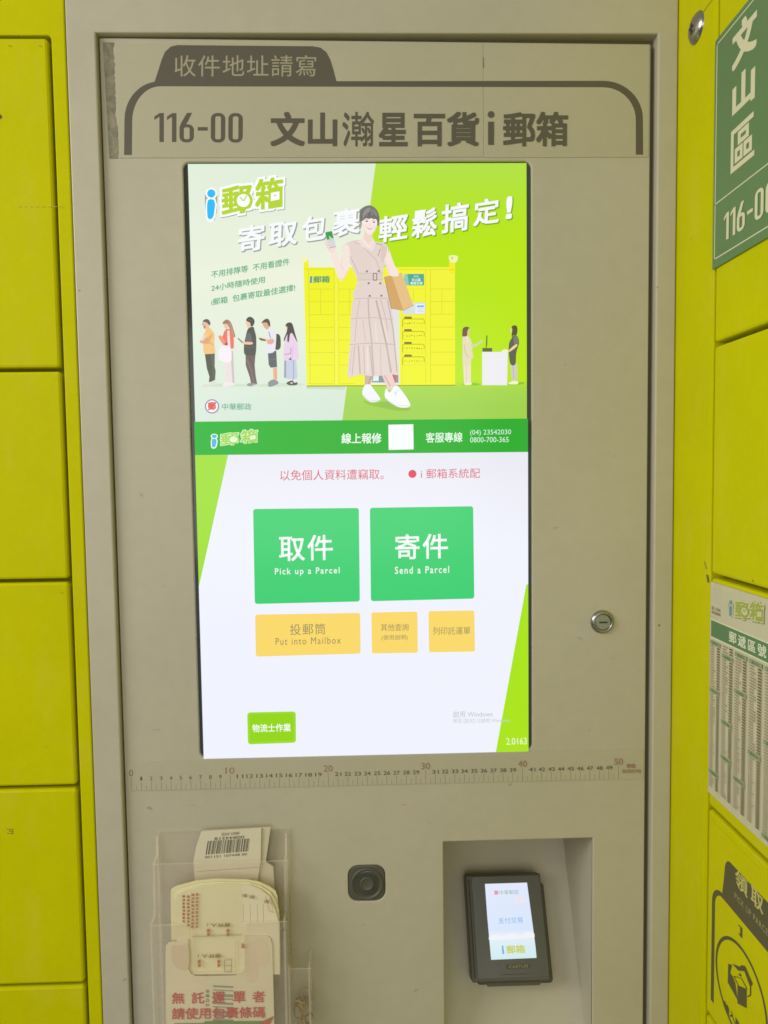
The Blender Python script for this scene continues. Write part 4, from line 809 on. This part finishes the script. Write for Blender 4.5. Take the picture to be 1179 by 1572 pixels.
slab('front_panel', P2, [(HX0, Z2T), (HX0, ZBOT), (HX1 - .0004, ZBOT), (HX1 - .0004, Z2T)] + [(nx1 + .003, Z2T), (nx1 + .0008, Z2T - .0008), (nx1, Z2T - .003)] + notch[1:-1] + [(nx0, Z2T - .002), (nx0 - .002, Z2T)], 0.0022, hold)
slab('front_panel', P1, [(HX0, Z1T), (HX0, ZBOT), (HX1, ZBOT), (HX1, Z1T)], 0.0022, hold)
for x in (HX0, HX1 - 0.0022):
    SP = Plane((x, 0, 0), (0, -1, 0), (0, 0, 1), (-1, 0, 0))
    slab('side_panel', SP, [(0.003, ZBOT), (D2 - .0024, ZBOT), (D2 - .0024, Z2T), (D1 + .0004, Z2T + .0015), (D1 + .0004, Z2T + .003), (D1 - .0024, Z1T), (0.006, Z1T + .002), (0.003, ZH - .004)], -0.0022, hold)
bm = bmesh.new(); box(bm, DOOR, HX0 + .0022, ZBOT, .003, HX1 - .0022, ZBOT + .002, D2 - .0024); bmobj('floor_panel', bm, ACRYL, hold)
bm = bmesh.new(); 
for u, v in ((433.5, 1426.5),): a, b = P2.px(u, v); lathe(bm, P2, a, b, [(.0012, .0002), (.0010, .0014), (0, .0016)], 14)
bmobj('rivet', bm, principled('rivet_grey', (.2, .2, .14), .4, metal=.3), hold, smooth=True)

def sheet(name, pl, outline, th, parent, col, matname=None):
    bm = bmesh.new(); f = [bm.verts.new(pl.p(a, b, 0)) for a, b in outline]; k = [bm.verts.new(pl.p(a, b, -th)) for a, b in outline]; n = len(f)
    bmesh.ops.triangle_fill(bm, edges=[bm.edges.new((f[i], f[(i + 1) % n])) for i in range(n)], use_beauty=False, normal=pl.N)
    for i in range(n): bm.faces.new((f[i], f[(i + 1) % n], k[(i + 1) % n], k[i]))
    bmesh.ops.recalc_face_normals(bm, faces=bm.faces[:])
    return bmobj(name, bm, principled(matname or name + '_paper', alb(col), .8, spec=.2, noise=.03, nscale=25), parent)
# -- barcode labels in the rear pocket, leaning out
lab = thing('label_stack', 'small stack of white barcode labels leaning in the rear tier of the clear holder', 'labels', (0.085, -0.01, 1.08))
LP = DOOR.lifted(0.0105)
px = lambda pl, *pts: [pl.px(*p) for p in pts]
sheet('label_sheet', LP.lifted(-.002), px(LP, (312, 1277), (415, 1271.5), (411, 1300), (407.5, 1325), (419, 1332), (424, 1420), (330, 1420)), .0012, lab, (196, 186, 160), 'label_back')
sheet('label_sheet', LP, px(LP, (308.5, 1277), (401, 1271.8), (400, 1324), (396, 1345), (398, 1420), (303, 1420), (299, 1352), (297, 1322), (301, 1300)), .0015, lab, (206, 196, 170), 'label_front')
L = Ink(LP.lifted(.0001)); BK = (98, 94, 84)
x = 0.0; random.seed(11)
while x < 1:
    w = random.choice((.010, .010, .018, .028)); 
    p = lambda s_, t_: tuple((( 319, 1291)[k] * (1 - s_) + (383.5, 1287)[k] * s_) * (1 - t_) + ((315.5, 1312)[k] * (1 - s_) + (381, 1306.8)[k] * s_) * t_ for k in (0, 1))
    x2 = min(1, x + w); L._add([LP.px(*p(x, 1)), LP.px(*p(x2, 1)), LP.px(*p(x2, 0)), LP.px(*p(x, 0))], [(0, 1, 2, 3)], BK); x = x2 + random.choice((.009, .009, .016, .024))
L.up()
L.text('001121 107448 00', (314, 1318), (379, 1313), (314.4, 1314.2), (124, 116, 98), .02)
L.text('00844218', (375, 1282.5), (329, 1285.5), (375, 1287), (124, 116, 98), .02); L.text('郵局', (368, 1276.4), (340, 1278.6), (368, 1281), (134, 126, 106), .0)
L.line([(302, 1338), (398, 1331)], .8, (166, 156, 128)); L.line([(303, 1352), (396, 1349)], 1.0, (160, 150, 122))
L.build('printing', PAPER, lab)
# -- cream form slips
slip = thing('form_pad', 'stack of cream and pink handwritten parcel forms with arched top in the clear holder', 'forms', (0.09, -0.026, 1.0))
FPp = DOOR.lifted(0.0295)
o1 = [(261.5, 1378), (262, 1370), (270, 1365), (300, 1357), (330, 1354), (380, 1355), (400, 1359), (415, 1366), (423, 1372), (426, 1380), (430, 1416), (431, 1494), (263, 1494)]
o2 = [(270, 1382), (271.5, 1374), (282, 1368), (310, 1360), (345, 1357), (385, 1359), (400, 1365), (414, 1376), (422, 1394), (429, 1418), (430, 1496), (272, 1496)]
sheet('form_sheet', FPp.lifted(-.0035), px(FPp, *[(a - 1, b - 1) for a, b in o1]), .0012, slip, (216, 203, 160), 'form_back')
sheet('form_sheet', FPp.lifted(-.0018), px(FPp, *[((a + c) / 2, (b + d) / 2) for (a, b), (c, d) in zip(o1[:12], o2)]), .0010, slip, (222, 209, 168), 'form_mid')
sheet('form_sheet', FPp, px(FPp, *o2), .0014, slip, (213, 201, 162), 'form_front')
B = Ink(FPp.lifted(.0001)); PR = (178, 118, 84); PB = (140, 124, 84)
B.poly([(372, 1358.8), (385, 1359.4), (400, 1365.6), (413.6, 1376.6), (421.4, 1394.4), (428, 1418), (429, 1495), (374, 1495)], (219, 203, 172))
for x in (373.5, 384, 395, 404): B.line([(x, 1388), (x + .6, 1416)], .6, (176, 150, 120))
for k, (x, n) in enumerate(((282, 8), (289, 9), (296, 10), (303, 10))):
    B.text('託運單填寫須知請詳閱'[:n], (x - 2.6, 1376 - k * 1.5), (x - 2.2, 1376 + n * 6.2), (x + 2.6, 1376 - k * 1.5), PR, .02) if False else None
    for j in range(n):
        v = 1374 + j * 5.4 + (0, 0, -3, -4)[k]
        B.text('請詳填寫託運單背面須知'[j % 11], (x + 2.2, v), (x - 2.2, v), (x + 2.2, v + 4.2), PR, .03)
for x, v in ((374.5, 1371), (386, 1373), (408, 1380)): B.text('電話', (x + 5, v), (x - 2, v), (x + 5, v + 5), PB, .02)
for yb2, x0_ in ((1416, 318), (1463, 304)):
    B.text('寄件人', (x0_ + 36, yb2 - 1), (x0_ + 6, yb2), (x0_ + 36, yb2 + 5), PB, .02); B.text('(', (x0_ + 2, yb2 - 1), (x0_, yb2 - 1), (x0_ + 2, yb2 + 5), PB, .02)
    for dx in (0, 30): B.text('郵', (x0_ + dx + 5, yb2 + 8), (x0_ + dx, yb2 + 8), (x0_ + dx + 5, yb2 + 13), PR, .05); B.text('區', (x0_ + dx + 5, yb2 + 14), (x0_ + dx, yb2 + 14), (x0_ + dx + 5, yb2 + 19), PR, .05)
B.line([(296, 1435.5), (372, 1432.5)], .9, (168, 152, 106)); B.text('電話', (376, 1446), (371, 1446), (376, 1453.5), PR, .04)
for q in ([(345.5, 1471), (356, 1470.4), (356, 1489), (345.8, 1489.4), (345.5, 1471)], [(345.6, 1480), (356, 1479.6)]): B.line(q, .8, (150, 138, 104))
for x in (362, 366.5): B.line([(x, 1440), (x + .4, 1488)], .4, (182, 170, 128))
B.line([(408, 1374), (414, 1396), (421, 1398)], .6, PR); B.line([(414, 1376), (420, 1392)], .6, PR)
B.build('printing', PAPER, slip)
# -- notice card in front
card = thing('notice_card', 'cream notice card with two lines of red Chinese writing in the front pocket', 'card', (0.095, -0.031, 0.93))
CP = DOOR.lifted(0.0308)
sheet('card_sheet', CP, px(CP, (254.5, 1560), (254, 1470), (254.5, 1452), (259, 1447), (276, 1445.5), (289, 1442), (289.5, 1488), (293, 1495), (301, 1499), (362, 1498), (370, 1494), (375, 1487), (374.5, 1437), (410, 1437), (415, 1440), (418, 1450), (421, 1572), (424, 1650), (258, 1650)), .0008, card, (211, 199, 168), 'card')
Cc = Ink(CP.lifted(.0001)); CRD = (188, 84, 76)
Cc.blob([(264, 1454), (276, 1452), (289, 1452), (289, 1487), (276, 1488), (265, 1478)], (206, 184, 154)); Cc.blob([(392, 1444), (408, 1446), (412, 1478), (396, 1480)], (212, 193, 162)); Cc.blob([(376, 1455), (392, 1452), (395, 1500), (380, 1505)], (209, 191, 160))
for k in range(9):
    v = 1512.5 + k * 6.4; h = (2.2, 1.2, 3.4, 1.6, 2.6, 1.2, 3.6, 2.2, 3.0)[k]
    Cc.poly([(327, v), (358, v + 1.5), (358, v + 1.5 + h * 1.25), (327, v + h * 1.25)], (146, 140, 122))
for k, ch in enumerate('81024'): Cc.text(ch, (316, 1519 + k * 7), (316, 1524 + k * 7), (321, 1519 + k * 7), (142, 134, 112), .02)
for ch, x in zip('無託運單者', (263.8, 294.2, 325.6, 357.5, 387.2)): Cc.text(ch, (x, 1541 - (x - 263) * .02), (x + 19.5, 1540.6 - (x - 263) * .02), (x, 1523.4 - (x - 263) * .02), CRD, .016)
Cc.text('請使用包裹條碼', (264, 1564.6), (407, 1562), (264, 1547), CRD, .016)
Cc.poly([(268, 1570.5), (312, 1570), (316, 1567), (398, 1567), (412, 1566), (410, 1600), (268, 1602)], (112, 134, 74)); Cc.poly([(398, 1570), (410, 1564), (421, 1559), (414, 1572), (405, 1584)], (168, 96, 62))
Cc.build('printing', PAPER, card)['kind'] = 'stuff'
# -- side cup with rubber bands
cup = thing('side_cup', 'small clear acrylic cup stuck beside the leaflet holder, holding ochre rubber bands', 'cup', (0.17, -0.01, 0.905))
UX0, UX1 = HX1 + .0006, 0.1815
UP = DOOR.lifted(0.030); UZ = UP.px(455, 1488)[1]; UB = 0.905
slab('front_panel', UP, [(UX0, UZ), (UX0, UB), (UX1, UB), (UX1, UZ)], .0016, cup)
for x in (UX0, UX1 - .0016):
    SP = Plane((x, 0, 0), (0, -1, 0), (0, 0, 1), (-1, 0, 0)); slab('side_panel', SP, [(.0008, UB), (.0282, UB), (.0282, UZ), (.0008, UZ)], -.0016, cup)
bm = bmesh.new(); box(bm, DOOR, UX0 + .0016, UB, .001, UX1 - .0016, UB + .0016, .0282); bmobj('floor_panel', bm, ACRYL, cup)
random.seed(5)
for i in range(11):
    cx, cy, cz = random.uniform(UX0 + .0065, UX1 - .0065), -random.uniform(.0085, .021), UB + .0085 + i * .0026
    ax = Matrix.Rotation(random.uniform(0, PI), 3, 'X') @ Matrix.Rotation(random.uniform(0, PI), 3, 'Y')
    bm = bmesh.new(); n = 28; rad = .0056; tr_ = .0007; rings = []
    for k in range(n):
        t = 2 * PI * k / n; rrk = rad * (1 + .12 * math.sin(2 * t + i) + .06 * math.sin(3 * t)); c = ax @ Vector((rrk * math.cos(t), rrk * math.sin(t) * 1.2, .0009 * math.sin(2 * t)))
        dn = ax @ Vector((math.cos(t), math.sin(t), 0)); up_ = ax @ Vector((0, 0, 1))
        rings.append([bm.verts.new(Vector((cx, cy, cz)) + c + dn * tr_ * math.cos(s * PI / 3) + up_ * 1.4 * tr_ * math.sin(s * PI / 3)) for s in range(6)])
    for k in range(n):
        for s in range(6): bm.faces.new((rings[k][s], rings[(k + 1) % n][s], rings[(k + 1) % n][(s + 1) % 6], rings[k][(s + 1) % 6]))
    o = bmobj('rubber_band', bm, RUBBER, None, smooth=True); o['label'] = 'ochre rubber band tangled with others in the small clear cup'; o['category'] = 'rubber band'; o['group'] = 'rubber bands in the small clear cup'

bpy.data.objects.remove(_to)
